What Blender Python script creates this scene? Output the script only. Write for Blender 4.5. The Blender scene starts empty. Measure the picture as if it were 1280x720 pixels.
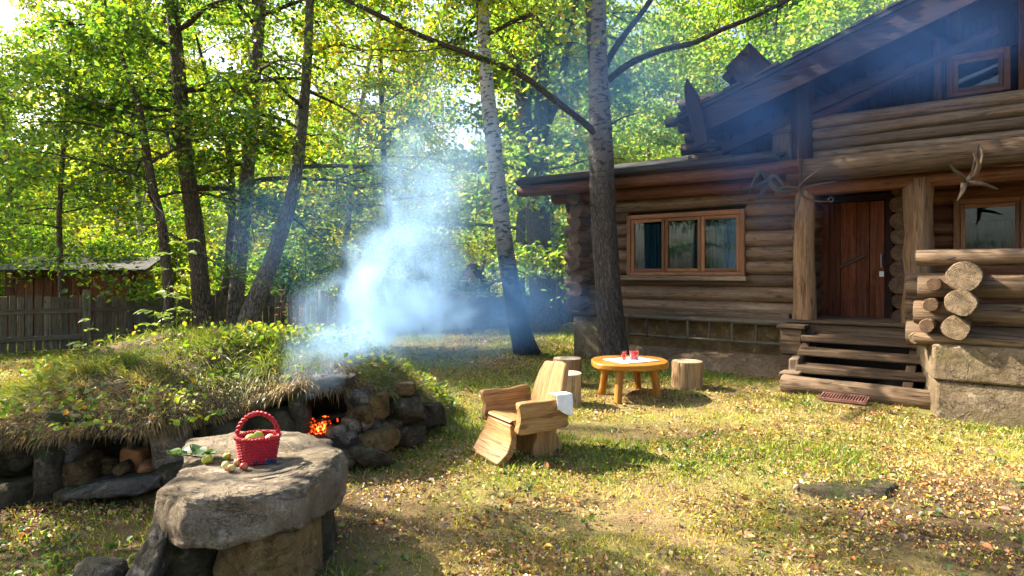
import bpy, bmesh, math, random
import numpy as np
from mathutils import Vector, Matrix, noise as mnoise

S = bpy.context.scene
COL = S.collection
R = math.radians
PI = math.pi
HZ, F, CX, EYE = 340.0, 800.0, 640.0, 1.55      # horizon row, focal length in px, centre column, eye height


def P(px, py, d):
    """a point d metres ahead of the viewer, measured off the photograph"""
    return Vector(((px - CX) / F * d, d, EYE - (py - HZ) / F * d))


# ------------------------------------------------------------------ nodes
class NT:
    def __init__(self, mat):
        self.t = mat.node_tree
        self.t.nodes.clear()

    def n(self, typ, ins=None, **kw):
        nd = self.t.nodes.new(typ)
        for k, v in kw.items():
            setattr(nd, k, v)
        for k, v in (ins or {}).items():
            if isinstance(v, bpy.types.NodeSocket):
                self.t.links.new(v, nd.inputs[k])
            else:
                nd.inputs[k].default_value = v
        return nd

    def ramp(self, fac, stops, interp='LINEAR'):
        nd = self.n('ShaderNodeValToRGB', {'Fac': fac})
        nd.color_ramp.interpolation = interp
        els = nd.color_ramp.elements
        while len(els) < len(stops):
            els.new(0.5)
        for e, (p, c) in zip(els, stops):
            e.position = p
            e.color = c if len(c) == 4 else (*c, 1)
        return nd.outputs['Color']

    def mix(self, fac, a, b, mode='MIX'):
        nd = self.n('ShaderNodeMix', data_type='RGBA', blend_type=mode)
        for s, v in ((0, fac), (6, a), (7, b)):
            if isinstance(v, bpy.types.NodeSocket):
                self.t.links.new(v, nd.inputs[s])
            else:
                nd.inputs[s].default_value = v if s == 0 or len(v) == 4 else (*v, 1)
        return nd.outputs[2]

    def math(self, op, a, b=0.0, c=0.0):
        nd = self.n('ShaderNodeMath', operation=op)
        for i, v in enumerate((a, b, c)):
            if isinstance(v, bpy.types.NodeSocket):
                self.t.links.new(v, nd.inputs[i])
            else:
                nd.inputs[i].default_value = v
        return nd.outputs[0]

    def mapr(self, v, a, b, c=0.0, d=1.0, smooth=False):
        nd = self.n('ShaderNodeMapRange', {0: v, 1: a, 2: b, 3: c, 4: d})
        if smooth:
            nd.interpolation_type = 'SMOOTHSTEP'
        return nd.outputs[0]

    def noise(self, vec, scale, detail=4, rough=0.55, dist=0.0):
        return self.n('ShaderNodeTexNoise', {'Vector': vec, 'Scale': scale, 'Detail': detail, 'Roughness': rough,
                                             'Distortion': dist}).outputs['Fac']

    def mapping(self, vec, scale=(1, 1, 1), loc=(0, 0, 0)):
        return self.n('ShaderNodeMapping', {'Vector': vec, 'Scale': scale, 'Location': loc}).outputs[0]

    def coord(self, which='Object'):
        return self.n('ShaderNodeTexCoord').outputs[which]

    def bump(self, h, strength=0.4, dist=0.02):
        return self.n('ShaderNodeBump', {'Height': h, 'Strength': strength, 'Distance': dist}).outputs[0]

    def out(self, shader, vol=False):
        o = self.n('ShaderNodeOutputMaterial')
        self.t.links.new(shader, o.inputs['Volume' if vol else 'Surface'])

    def pbr(self, color, rough=0.8, normal=None, spec=0.3, **kw):
        ins = {'Base Color': color if isinstance(color, bpy.types.NodeSocket) else (*color, 1), 'Roughness': rough,
               'Specular IOR Level': spec}
        if normal is not None:
            ins['Normal'] = normal
        ins.update(kw)
        b = self.n('ShaderNodeBsdfPrincipled', ins)
        self.out(b.outputs[0])
        return b


def mat(name):
    m = bpy.data.materials.new(name)
    m.use_nodes = True
    return m, NT(m)


def wood_mat(name, dark, mid, light, grain=26, weather=0.35, grey=(0.22, 0.2, 0.17), rough=0.75, bump=0.5, cracks=True):
    """wood: u runs with the grain, v across it (metres)"""
    m, t = mat(name)
    uv = t.coord('UV')
    g = t.noise(t.mapping(uv, (1.1, grain, 1)), 1.0, 6, 0.65, 0.6)
    big = t.noise(t.mapping(uv, (0.9, 2.4, 1)), 1.0, 4, 0.6)
    c = t.ramp(g, [(0.25, dark), (0.5, mid), (0.78, light)])
    c = t.mix(t.mapr(big, 0.45, 0.75, 0, weather), c, grey)
    blot = t.noise(t.mapping(uv, (2.2, 7, 1), (3.1, 1.7, 0)), 1.0, 5, 0.7)
    c = t.mix(t.mapr(blot, 0.52, 0.74, 0, 0.6), c, tuple(x * 0.45 for x in dark))
    tn = t.n('ShaderNodeAttribute', attribute_name='tint').outputs['Fac']
    tv = t.mapr(tn, 0, 1, 0.62, 1.3)
    c = t.mix(1.0, c, t.n('ShaderNodeCombineXYZ', {0: tv, 1: tv, 2: tv}).outputs[0], 'MULTIPLY')
    h = g
    if cracks:
        k = t.noise(t.mapping(uv, (0.55, 15, 1), (9.3, 4.1, 0)), 1.0, 3, 0.55, 0.3)
        line = t.mapr(t.math('ABSOLUTE', t.math('SUBTRACT', k, 0.5)), 0.0, 0.016, 1.0, 0.0)
        c = t.mix(t.math('MULTIPLY', line, 0.75), c, tuple(x * 0.25 for x in dark))
        h = t.math('SUBTRACT', g, t.math('MULTIPLY', line, 1.5))
    fn = t.noise(t.mapping(uv, (7, 70, 1), (2, 5, 0)), 1.0, 4, .7)
    c = t.mix(t.mapr(fn, .35, .7, 0, .5), c, tuple(x * .5 for x in dark))
    h = t.math('ADD', h, t.math('MULTIPLY', fn, .35))
    # knots
    vor = t.n('ShaderNodeTexVoronoi', {'Vector': t.mapping(uv, (1.7, 4.2, 1)), 'Scale': 1.0, 'Randomness': 1.0}).outputs['Distance']
    kn = t.mapr(vor, 0.05, 0.13, 1, 0)
    c = t.mix(t.math('MULTIPLY', kn, 0.7), c, tuple(x * 0.5 for x in dark))
    t.pbr(c, rough, t.bump(h, bump, 0.012), 0.25)
    return m


def end_mat(name, pale, ring):
    """sawn log end: rings and radial cracks, uv centred on the pith (metres)"""
    m, t = mat(name)
    uv = t.coord('UV')
    dist = t.n('ShaderNodeVectorMath', {0: uv}, operation='LENGTH').outputs['Value']
    nz = t.noise(uv, 14, 3)
    nz2 = t.noise(uv, 5.0, 3)
    r = t.math('ADD', t.math('MULTIPLY', dist, 330.0), t.math('ADD', t.math('MULTIPLY', nz, 7.0), t.math('MULTIPLY', nz2, 22.0)))
    rings = t.math('SINE', r)
    c = t.mix(t.mapr(rings, -1, 1, 0, 0.32), pale, ring)
    sep = t.n('ShaderNodeSeparateXYZ', {0: uv})
    ang = t.math('ARCTAN2', sep.outputs[1], sep.outputs[0])
    tn = t.n('ShaderNodeAttribute', attribute_name='tint').outputs['Fac']
    cv = t.n('ShaderNodeCombineXYZ', {0: t.math('COSINE', ang), 1: t.math('SINE', ang), 2: t.math('ADD', t.math('MULTIPLY', dist, 2.0), t.math('MULTIPLY', tn, 50.0))}).outputs[0]
    ck = t.noise(cv, 3.6, 3, 0.6)
    line = t.mapr(t.math('ABSOLUTE', t.math('SUBTRACT', ck, 0.5)), 0, 0.035, 1, 0)
    c = t.mix(t.math('MULTIPLY', line, 0.85), c, tuple(x * 0.15 for x in ring))
    blot = t.noise(uv, 9, 5, 0.7)
    c = t.mix(t.mapr(t.noise(t.n('ShaderNodeVectorMath', {0: uv, 1: t.n('ShaderNodeCombineXYZ', {0: t.math('MULTIPLY', tn, 40.0), 1: t.math('MULTIPLY', tn, 23.0)}).outputs[0]}, operation='ADD').outputs[0], 10, 5, .7), 0.4, 0.65, 0, 0.75), c, tuple(x * .8 for x in ring))
    t.pbr(c, 0.85, t.bump(t.math('SUBTRACT', rings, t.math('MULTIPLY', line, 3.0)), 0.3, 0.004), 0.2)
    return m


def bark_mat(name, dark, light, vscale=9, uscale=2.2, bump=1.0, moss=None):
    m, t = mat(name)
    uv = t.coord('UV')
    a = t.noise(t.mapping(uv, (uscale, vscale, 1)), 1.6, 6, 0.65, 0.8)
    vor = t.n('ShaderNodeTexVoronoi', {'Vector': t.mapping(uv, (uscale * 2.2, vscale * 1.7, 1)), 'Scale': 1.5},
              feature='DISTANCE_TO_EDGE').outputs['Distance']
    fur = t.mapr(vor, 0.0, 0.22, 0, 1)
    h = t.math('ADD', t.math('MULTIPLY', fur, 0.6), t.math('MULTIPLY', a, 0.6))
    c = t.ramp(h, [(0.2, tuple(x * 0.5 for x in dark)), (0.5, dark), (0.85, light)])
    big = t.noise(t.coord('Object'), 1.3, 4, 0.6)
    c = t.mix(t.mapr(big, 0.45, 0.7, 0, 0.5), c, light)
    if moss:
        mz = t.noise(t.coord('Object'), 2.6, 5, 0.65)
        c = t.mix(t.mapr(mz, 0.55, 0.72, 0, 0.7), c, moss)
    t.pbr(c, 0.9, t.bump(h, bump, 0.03), 0.15)
    return m


def birch_mat(name, white, blotch, base_to=1.6, base_dark=(0.035, 0.028, 0.022)):
    """white birch bark with black lenticels; rough dark bark near the foot"""
    m, t = mat(name)
    uv = t.coord('UV')
    ob = t.coord('Object')
    a = t.noise(t.mapping(uv, (17, 3.2, 1)), 1.0, 4, 0.6, 0.7)
    b = t.noise(t.mapping(uv, (4.5, 2.2, 1), (5, 2, 0)), 1.0, 5, 0.65, 0.5)
    c = t.mix(t.mapr(b, 0.4, 0.7, 0, 0.6), white, tuple(x * 0.6 for x in white))
    dash = t.mapr(a, 0.53, 0.6, 0, 1)
    c = t.mix(t.math('MULTIPLY', dash, 0.85), c, blotch)
    pat = t.mapr(b, 0.6, 0.66, 0, 1)
    c = t.mix(t.math('MULTIPLY', pat, 0.9), c, blotch)
    z = t.n('ShaderNodeSeparateXYZ', {0: ob}).outputs[2]
    rough = t.noise(t.mapping(uv, (3.4, 10, 1)), 2.2, 7, 0.7, 1.4)
    foot = t.mapr(t.math('ADD', z, t.math('MULTIPLY', t.math('SUBTRACT', b, 0.5), 3.2)), base_to - 0.5, base_to + 0.9, 1, 0)
    barkc = t.ramp(rough, [(0.3, tuple(x * 0.5 for x in base_dark)), (0.5, base_dark), (0.75, tuple(min(1, x * 3.9) for x in base_dark))])
    c = t.mix(foot, c, barkc)
    h = t.math('ADD', t.math('MULTIPLY', a, -0.3), t.math('MULTIPLY', rough, t.math('MULTIPLY', foot, 2.6)))
    t.pbr(c, 0.8, t.bump(h, 1.0, 0.06), 0.15)
    return m


def leaf_mat(name, trans=0.55, gloss=0.04, tmul=(2.05, 2.15, 0.75)):
    m, t = mat(name)
    c = t.n('ShaderNodeAttribute', attribute_name='col').outputs['Color']
    d = t.n('ShaderNodeBsdfDiffuse', {'Color': c}).outputs[0]
    tc = t.mix(1.0, c, tmul, 'MULTIPLY')
    tr = t.n('ShaderNodeBsdfTranslucent', {'Color': tc}).outputs[0]
    g = t.n('ShaderNodeBsdfGlossy', {'Color': (1, 1, 1, 1), 'Roughness': 0.45}).outputs[0]
    s = t.n('ShaderNodeMixShader', {0: trans, 1: d, 2: tr}).outputs[0]
    s = t.n('ShaderNodeMixShader', {0: gloss, 1: s, 2: g}).outputs[0]
    t.out(s)
    return m


def rock_mat(name, dark, mid, light, moss=None, scale=1.0, moss_amt=0.5):
    m, t = mat(name)
    ob = t.coord('Object')
    a = t.noise(ob, 3.2 * scale, 8, 0.68, 0.4)
    b = t.noise(ob, 30 * scale, 7, 0.75)
    gr = t.noise(ob, 120 * scale, 3, 0.8)
    c = t.ramp(a, [(0.3, dark), (0.5, mid), (0.72, light)])
    c = t.mix(t.mapr(gr, .4, .65, 0, .5), c, tuple(x * .6 for x in dark))
    c = t.mix(t.mapr(b, 0.35, 0.7, 0, 0.55), c, tuple(x * 0.55 for x in dark))
    vor = t.n('ShaderNodeTexVoronoi', {'Vector': ob, 'Scale': 55 * scale}).outputs['Distance']
    c = t.mix(t.mapr(vor, 0.05, 0.25, 0.75, 0), c, tuple(x * 0.4 for x in dark))
    vk = t.n('ShaderNodeTexNoise', {'Vector': ob, 'Scale': 2.4 * scale, 'Detail': 6.0, 'Roughness': .65, 'Distortion': 1.2}).outputs['Fac']
    crk = t.mapr(t.math('ABSOLUTE', t.math('SUBTRACT', vk, 0.5)), 0.0, 0.012, 1, 0)
    c = t.mix(t.math('MULTIPLY', crk, .22), c, tuple(x * 0.25 for x in dark))
    st_ = t.noise(t.mapping(ob, loc=(8, 2, 5)), 1.7 * scale, 7, .7)
    c = t.mix(t.mapr(st_, .45, .62, 0, .65), c, tuple(x * .75 for x in dark))
    li = t.noise(t.mapping(ob, loc=(4, 7, 2)), 8 * scale, 5, 0.7)
    c = t.mix(t.mapr(li, 0.58, 0.68, 0, 0.5), c, tuple(min(1, x * 1.35) for x in light))
    if moss:
        mz = t.noise(t.mapping(ob, loc=(1, 3, 9)), 4.5 * scale, 6, 0.7)
        nrm = t.n('ShaderNodeSeparateXYZ', {0: t.n('ShaderNodeNewGeometry').outputs['Normal']}).outputs[2]
        k = t.math('ADD', mz, t.math('MULTIPLY', nrm, 0.08))
        c = t.mix(t.mapr(k, 0.5, 0.66, 0, moss_amt), c, moss)
    h = t.math('SUBTRACT', t.math('ADD', t.math('MULTIPLY', a, 1.0), t.math('MULTIPLY', b, 0.5)), t.math('MULTIPLY', crk, .25))
    t.pbr(c, 0.92, t.bump(h, 1.0, 0.05), 0.12)
    return m


def plain_mat(name, color, rough=0.6, var=0.25, scale=20, spec=0.4, bump=0.1, **kw):
    m, t = mat(name)
    nz = t.noise(t.coord('Object'), scale, 5, 0.6)
    c = t.mix(t.mapr(nz, 0.3, 0.7), tuple(x * (1 - var) for x in color), tuple(min(1, x * (1 + var)) for x in color))
    t.pbr(c, rough, t.bump(nz, bump, 0.01), spec, **kw)
    return m


# ------------------------------------------------------------------ mesh builder
class MB:
    def __init__(self, seed=0):
        self.v, self.f, self.uv, self.mi, self.ti = [], [], [], [], []
        self.tint = 0.5
        self.rng = random.Random(seed)

    def face(self, idx, uvs, mi=0):
        self.f.append(idx)
        self.uv.append(uvs)
        self.mi.append(mi)
        self.ti.append(self.tint)

    def tube(self, pts, radii, seg=12, cap=True, mi=0, capmi=1, wob=0.0, squash=None):
        pts = [Vector(p) for p in pts]
        n = len(pts)
        self.tint = self.rng.random()
        if not hasattr(radii, '__len__'):
            radii = [radii] * n
        base = len(self.v)
        uo, vo = self.rng.uniform(0, 40), self.rng.uniform(0, 40)
        ph = self.rng.uniform(0, 100)
        tan = (pts[1] - pts[0]).normalized()
        ref = Vector((0, 0, 1)) if abs(tan.z) < 0.9 else Vector((1, 0, 0))
        nx = tan.cross(ref).normalized()
        L = 0.0
        rows = []
        for i, p in enumerate(pts):
            if i:
                L += (p - pts[i - 1]).length
            t2 = (pts[min(i + 1, n - 1)] - pts[max(i - 1, 0)]).normalized()
            nx = (nx - t2 * nx.dot(t2)).normalized()
            ny = t2.cross(nx)
            for k in range(seg):
                a = 2 * PI * k / seg
                r = radii[i]
                if wob:
                    r *= 1 + wob * mnoise.noise(Vector((math.cos(a) * 1.3 + ph, math.sin(a) * 1.3, L * 1.4 / max(0.05, radii[0]) * 0.12 + ph)))
                q = p + (nx * math.cos(a) + ny * math.sin(a)) * r
                self.v.append(q)
            rows.append((L, radii[i]))
        rm = max(radii)
        for i in range(n - 1):
            for k in range(seg):
                k2 = (k + 1) % seg
                a0, a1 = k / seg * 2 * PI * rm, (k + 1) / seg * 2 * PI * rm
                self.face([base + i * seg + k, base + i * seg + k2, base + (i + 1) * seg + k2, base + (i + 1) * seg + k],
                          [(uo + rows[i][0], vo + a0), (uo + rows[i][0], vo + a1), (uo + rows[i + 1][0], vo + a1), (uo + rows[i + 1][0], vo + a0)], mi)
        if cap:
            for i, rev in ((0, True), (n - 1, False)):
                idx = [base + i * seg + k for k in range(seg)]
                r = radii[i]
                ex, ey = self.rng.uniform(-.38, .38) * r, self.rng.uniform(-.38, .38) * r
                uvs = [(ex + math.cos(2 * PI * k / seg) * r, ey + math.sin(2 * PI * k / seg) * r) for k in range(seg)]
                if rev:
                    idx, uvs = idx[::-1], uvs[::-1]
                self.face(idx, uvs, capmi)
        return self

    def log(self, a, b, r, n=8, seg=14, wob=0.08, sag=0.01, capmi=1, taper=0.06):
        a, b = Vector(a), Vector(b)
        pts, rad = [], []
        ph = self.rng.uniform(0, 99)
        for i in range(n + 1):
            k = i / n
            j = Vector((mnoise.noise(Vector((k * 2 + ph, 0, 0))), mnoise.noise(Vector((0, k * 2 + ph, 5))), mnoise.noise(Vector((3, 9, k * 2 + ph))))) * sag * 1.6
            pts.append(a.lerp(b, k) + j)
            rad.append(r * (1 + taper * (0.5 - k)))
        # slightly rounded rims
        d = (b - a).normalized()
        e = min(0.012, r * 0.1)
        pts = [pts[0] - d * 0.0, pts[0] + d * e] + pts[1:-1] + [pts[-1] - d * e, pts[-1]]
        rad = [rad[0] * 0.93, rad[0]] + rad[1:-1] + [rad[-1], rad[-1] * 0.93]
        return self.tube(pts, rad, seg, True, 0, capmi, wob)

    def box(self, lo, hi, M=None, mi=0, jit=0.0):
        lo, hi = Vector(lo), Vector(hi)
        self.tint = self.rng.random()
        b = len(self.v)
        cs = [(x, y, z) for z in (0, 1) for y in (0, 1) for x in (0, 1)]
        for c in cs:
            q = Vector([(lo, hi)[c[i]][i] + self.rng.uniform(-jit, jit) for i in range(3)])
            self.v.append(M @ q if M is not None else q)
        dim = hi - lo
        ax = max(range(3), key=lambda i: dim[i])
        others = [i for i in range(3) if i != ax]
        uo, vo = self.rng.uniform(0, 40), self.rng.uniform(0, 40)
        for fc in ((0, 2, 3, 1), (4, 5, 7, 6), (0, 1, 5, 4), (2, 6, 7, 3), (0, 4, 6, 2), (1, 3, 7, 5)):
            uvs = []
            for i in fc:
                p = [(lo, hi)[cs[i][k]][k] for k in range(3)]
                fixed = [k for k in range(3) if len({cs[j][k] for j in fc}) == 1][0]
                if fixed == ax:
                    uvs.append((uo + p[others[0]], vo + p[others[1]]))
                else:
                    o = [k for k in others if k != fixed][0]
                    uvs.append((uo + p[ax], vo + p[o]))
            self.face([b + i for i in fc], uvs, mi)
        return self

    def prism(self, outline, th, M, mi=0, grain=0):
        """outline (x, y) extruded to +-th/2 along z, then placed by M; grain axis 0 or 1"""
        n = len(outline)
        b = len(self.v)
        uo = self.rng.uniform(0, 40)
        for z in (-th / 2, th / 2):
            for x, y in outline:
                self.v.append(M @ Vector((x, y, z)))
        uvp = [((x, y) if grain == 0 else (y, x)) for x, y in outline]
        uvp = [(uo + a, uo + c) for a, c in uvp]
        self.face([b + i for i in range(n)][::-1], uvp[::-1], mi)
        self.face([b + n + i for i in range(n)], uvp, mi)
        for i in range(n):
            j = (i + 1) % n
            self.face([b + i, b + j, b + n + j, b + n + i],
                      [uvp[i], uvp[j], (uvp[j][0], uvp[j][1] + th), (uvp[i][0], uvp[i][1] + th)], mi)
        return self

    def build(self, name, mats, parent=None, smooth=True, bevel=0.0, auto=40):
        me = bpy.data.meshes.new(name)
        me.from_pydata([tuple(v) for v in self.v], [], self.f)
        ul = me.uv_layers.new(name='UVMap')
        flat = [c for face in self.uv for uv in face for c in uv]
        ul.data.foreach_set('uv', flat)
        for m in (mats if isinstance(mats, (list, tuple)) else [mats]):
            me.materials.append(m)
        me.attributes.new('tint', 'FLOAT', 'FACE').data.foreach_set('value', self.ti)
        me.polygons.foreach_set('material_index', [min(i, len(me.materials) - 1) for i in self.mi])
        if smooth:
            me.polygons.foreach_set('use_smooth', [len(f) <= 4 for f in self.f])
            try:
                me.set_sharp_from_angle(angle=R(auto))
            except Exception:
                pass
        me.update()
        o = bpy.data.objects.new(name, me)
        COL.objects.link(o)
        o.parent = parent
        if bevel:
            bv = o.modifiers.new('bevel', 'BEVEL')
            bv.width, bv.segments, bv.limit_method, bv.angle_limit = bevel, 2, 'ANGLE', R(35)
        return o


def tag(o, label=None, cat=None, group=None, kind=None):
    for k, v in (('label', label), ('category', cat), ('group', group), ('kind', kind)):
        if v:
            o[k] = v
    return o


def empty(name, loc, rz=0.0, label=None, cat=None, group=None):
    o = bpy.data.objects.new(name, None)
    COL.objects.link(o)
    o.location = loc
    o.rotation_euler = (0, 0, rz)
    o.empty_display_size = 0.2
    return tag(o, label, cat, group)


def copy_tree(o, parent=None):
    c = o.copy()
    COL.objects.link(c)
    if parent is not None:
        c.parent = parent
    for ch in list(o.children):
        copy_tree(ch, c)
    return c


def np_mesh(name, V, nper, mats, parent=None, col=None, smooth=False, faces=None):
    """mesh of many equal little polygons: V (n*nper, 3), or explicit faces array (m, k)"""
    me = bpy.data.meshes.new(name)
    nv = len(V)
    if faces is None:
        faces = np.arange(nv, dtype=np.int32).reshape(-1, nper)
    nf, k = faces.shape
    me.vertices.add(nv)
    me.vertices.foreach_set('co', np.ascontiguousarray(V, dtype=np.float32).ravel())
    me.loops.add(nf * k)
    me.loops.foreach_set('vertex_index', np.ascontiguousarray(faces, dtype=np.int32).ravel())
    me.polygons.add(nf)
    me.polygons.foreach_set('loop_start', np.arange(0, nf * k, k, dtype=np.int32))
    if smooth:
        me.polygons.foreach_set('use_smooth', np.ones(nf, dtype=bool))
    if col is not None:
        at = me.attributes.new('col', 'FLOAT_COLOR', 'POINT')
        c4 = np.ones((nv, 4), dtype=np.float32)
        c4[:, :3] = col
        at.data.foreach_set('color', c4.ravel())
    for m in (mats if isinstance(mats, (list, tuple)) else [mats]):
        me.materials.append(m)
    me.update(calc_edges=True)
    o = bpy.data.objects.new(name, me)
    COL.objects.link(o)
    o.parent = parent
    return o


def unit(a):
    return a / np.maximum(np.linalg.norm(a, axis=-1, keepdims=True), 1e-9)


def leaves(name, pts, size, cols, mt, rng, up=0.8, parent=None, wide=0.34, droop=0.3, fold=0.12, axis=None):
    """a leaf blade (6 corners, folded on its midrib) at every point"""
    n = len(pts)
    nrm = unit(rng.normal(size=(n, 3)) + np.array([0, 0, up * 1.6]))
    ax = rng.normal(size=(n, 3)) if axis is None else axis + rng.normal(size=(n, 3)) * 0.35
    ax[:, 2] -= droop
    ax = unit(ax - nrm * (ax * nrm).sum(1, keepdims=True))
    bi = np.cross(nrm, ax)
    s = size[:, None]
    w = wide
    tip_drop = nrm * s * fold
    c = [pts - ax * s * 0.5,
         pts - ax * s * 0.22 + bi * s * w * 0.9 + tip_drop,
         pts + ax * s * 0.14 + bi * s * w * 0.8 + tip_drop,
         pts + ax * s * 0.55 - tip_drop * 0.6,
         pts + ax * s * 0.14 - bi * s * w * 0.8 + tip_drop,
         pts - ax * s * 0.22 - bi * s * w * 0.9 + tip_drop]
    V = np.stack(c, axis=1).reshape(-1, 3)
    idx = np.arange(n, dtype=np.int32)[:, None] * 6
    faces = np.concatenate([idx + np.array([0, 1, 2, 3]), idx + np.array([0, 3, 4, 5])], axis=0)
    return np_mesh(name, V, 4, mt, parent, np.repeat(cols, 6, axis=0), faces=faces)


def pick_cols(rng, n, palette, weights=None, jit=0.18):
    pal = np.array(palette, dtype=float)
    w = None if weights is None else np.array(weights) / sum(weights)
    c = pal[rng.choice(len(pal), n, p=w)]
    return np.clip(c * (1 + rng.normal(size=(n, 1)) * jit) * (1 + rng.normal(size=(n, 3)) * 0.06), 0.005, 0.9)


def vnoise(x, y, seed=0):
    """cheap smooth 2-D noise in numpy, 0..1"""
    def h(i, j):
        s = np.sin(i * 127.1 + j * 311.7 + seed * 74.7) * 43758.5453
        return s - np.floor(s)
    i, j = np.floor(x), np.floor(y)
    fx, fy = x - i, y - j
    fx, fy = fx * fx * (3 - 2 * fx), fy * fy * (3 - 2 * fy)
    return (h(i, j) * (1 - fx) + h(i + 1, j) * fx) * (1 - fy) + (h(i, j + 1) * (1 - fx) + h(i + 1, j + 1) * fx) * fy


def fbm2(x, y, seed=0, o=4):
    a, s, t = 0.5, 0.0, 0.0
    for k in range(o):
        s = s + a * vnoise(x * 2 ** k, y * 2 ** k, seed + k)
        t += a
        a *= 0.5
    return s / t


# ------------------------------------------------------------------ materials
M = {}
M['log'] = wood_mat('weathered_log', (0.07, 0.04, 0.022), (0.195, 0.118, 0.068), (0.31, 0.205, 0.125), 24, 0.45, (0.235, 0.19, 0.145))
M['log_red'] = wood_mat('red_log', (0.085, 0.03, 0.013), (0.2, 0.08, 0.036), (0.3, 0.14, 0.068), 22, 0.2, (0.2, 0.12, 0.07))
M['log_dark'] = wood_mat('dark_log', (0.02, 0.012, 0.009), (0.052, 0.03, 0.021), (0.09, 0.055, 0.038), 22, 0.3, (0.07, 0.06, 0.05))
M['log_grey'] = wood_mat('grey_tan_log', (0.07, 0.046, 0.027), (0.16, 0.108, 0.066), (0.24, 0.17, 0.11), 24, 0.35, (0.17, 0.135, 0.1))
M['log_old'] = wood_mat('old_peeled_log', (0.06, 0.036, 0.02), (0.16, 0.1, 0.055), (0.26, 0.175, 0.1), 18, 0.4, (0.19, 0.15, 0.11), bump=0.8)
M['end'] = end_mat('log_end', (0.33, 0.245, 0.155), (0.12, 0.078, 0.046))
M['end_dark'] = end_mat('log_end_dark', (0.17, 0.105, 0.062), (0.06, 0.035, 0.022))  # dark tone also stands in for shade on the ends beside the door
M['end_pale'] = end_mat('stump_top', (0.62, 0.50, 0.35), (0.42, 0.30, 0.18))
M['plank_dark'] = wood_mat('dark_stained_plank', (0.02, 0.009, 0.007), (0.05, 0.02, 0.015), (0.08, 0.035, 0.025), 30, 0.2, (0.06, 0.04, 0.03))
M['plank_door'] = wood_mat('door_plank', (0.09, 0.02, 0.007), (0.235, 0.062, 0.02), (0.33, 0.105, 0.038), 26, 0.12, (0.2, 0.12, 0.08), 0.55)
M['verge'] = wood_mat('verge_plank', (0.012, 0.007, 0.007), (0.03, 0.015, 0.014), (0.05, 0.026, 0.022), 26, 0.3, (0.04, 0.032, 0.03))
M['frame'] = wood_mat('window_frame_wood', (0.112, 0.04, 0.016), (0.272, 0.116, 0.048), (0.368, 0.176, 0.08), 40, 0.1, (0.3, 0.2, 0.12), 0.5, 0.2, False)
M['sill'] = wood_mat('sill_wood', (0.15, 0.0975, 0.06), (0.3, 0.21, 0.135), (0.4125, 0.315, 0.2175), 26, 0.3)
M['chair'] = wood_mat('varnished_pine', (0.2184, 0.1014, 0.0312), (0.4056, 0.2262, 0.0858), (0.5148, 0.3276, 0.1482), 20, 0.08, (0.4, 0.27, 0.15), 0.5, 0.45, True)
M['table'] = wood_mat('orange_varnished_wood', (0.27, 0.095, 0.012), (0.5, 0.205, 0.03), (0.62, 0.3, 0.06), 20, 0.0, (0.5, 0.3, 0.1), 0.35, 0.2, False)
M['stump'] = wood_mat('stump_side', (0.24, 0.13, 0.055), (0.46, 0.29, 0.14), (0.6, 0.42, 0.24), 16, 0.25, (0.4, 0.3, 0.2), 0.7, 0.5)
M['fence'] = wood_mat('old_fence_board', (0.075, 0.06, 0.042), (0.165, 0.138, 0.098), (0.26, 0.222, 0.165), 30, 0.6, (0.19, 0.185, 0.125), 0.9)
M['tread'] = wood_mat('step_wood', (0.06, 0.034, 0.018), (0.16, 0.1, 0.056), (0.26, 0.175, 0.105), 22, 0.35, (0.17, 0.135, 0.095))
M['shed'] = wood_mat('shed_plank', (0.07, 0.026, 0.01), (0.17, 0.07, 0.03), (0.26, 0.12, 0.055), 26, 0.2, (0.2, 0.12, 0.07))
M['ladder'] = wood_mat('ladder_wood', (0.045, 0.036, 0.025), (0.11, 0.09, 0.062), (0.17, 0.145, 0.105), 26, 0.5, (0.13,0.12,0.08))
M['bark'] = bark_mat('dark_bark', (0.075, 0.055, 0.04), (0.17, 0.135, 0.10), moss=(0.06, 0.07, 0.025))
M['bark_grey'] = bark_mat('grey_bark', (0.10, 0.085, 0.07), (0.24, 0.21, 0.175), 8, 2)
M['branch'] = bark_mat('branch_bark', (0.045, 0.034, 0.026), (0.10, 0.08, 0.06), 14, 3, 0.6)
M['birch'] = birch_mat('birch_bark', (0.46, 0.44, 0.40), (0.03, 0.027, 0.025), 1.7)
M['birch_rough'] = birch_mat('old_birch_bark', (0.22, 0.195, 0.17), (0.03, 0.026, 0.023), 3.2, (0.105, 0.086, 0.07))
M['post'] = wood_mat('peeled_post', (0.12, 0.06, 0.026), (0.29, 0.165, 0.08), (0.42, 0.27, 0.15), 14, 0.25, (0.28, 0.2, 0.13), bump=0.8)
M['root'] = wood_mat('dry_root', (0.05, 0.03, 0.018), (0.13, 0.085, 0.05), (0.21, 0.145, 0.09), 30, 0.3, (0.15, 0.12, 0.09))
M['root_grey'] = wood_mat('grey_root', (0.04, 0.036, 0.032), (0.1, 0.09, 0.08), (0.17, 0.155, 0.14), 30, 0.3, (0.13, 0.12, 0.11))
M['leaf'] = leaf_mat('tree_leaf', 0.58)
M['leaf_far'] = leaf_mat('far_tree_leaf', 0.55, 0.03)
M['weed'] = leaf_mat('weed_leaf', 0.4, 0.03)
M['grass'] = leaf_mat('grass_blade', 0.4, 0.04, (1.3, 1.4, 0.8))
M['litter'] = leaf_mat('fallen_leaf', 0.2, 0.05, (1.2, 1.1, 0.8))
M['rock'] = rock_mat('grey_tan_rock', (0.19, 0.145, 0.10), (0.37, 0.295, 0.215), (0.52, 0.43, 0.325), (0.10, 0.095, 0.045), 1.2, 0.25)
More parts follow.
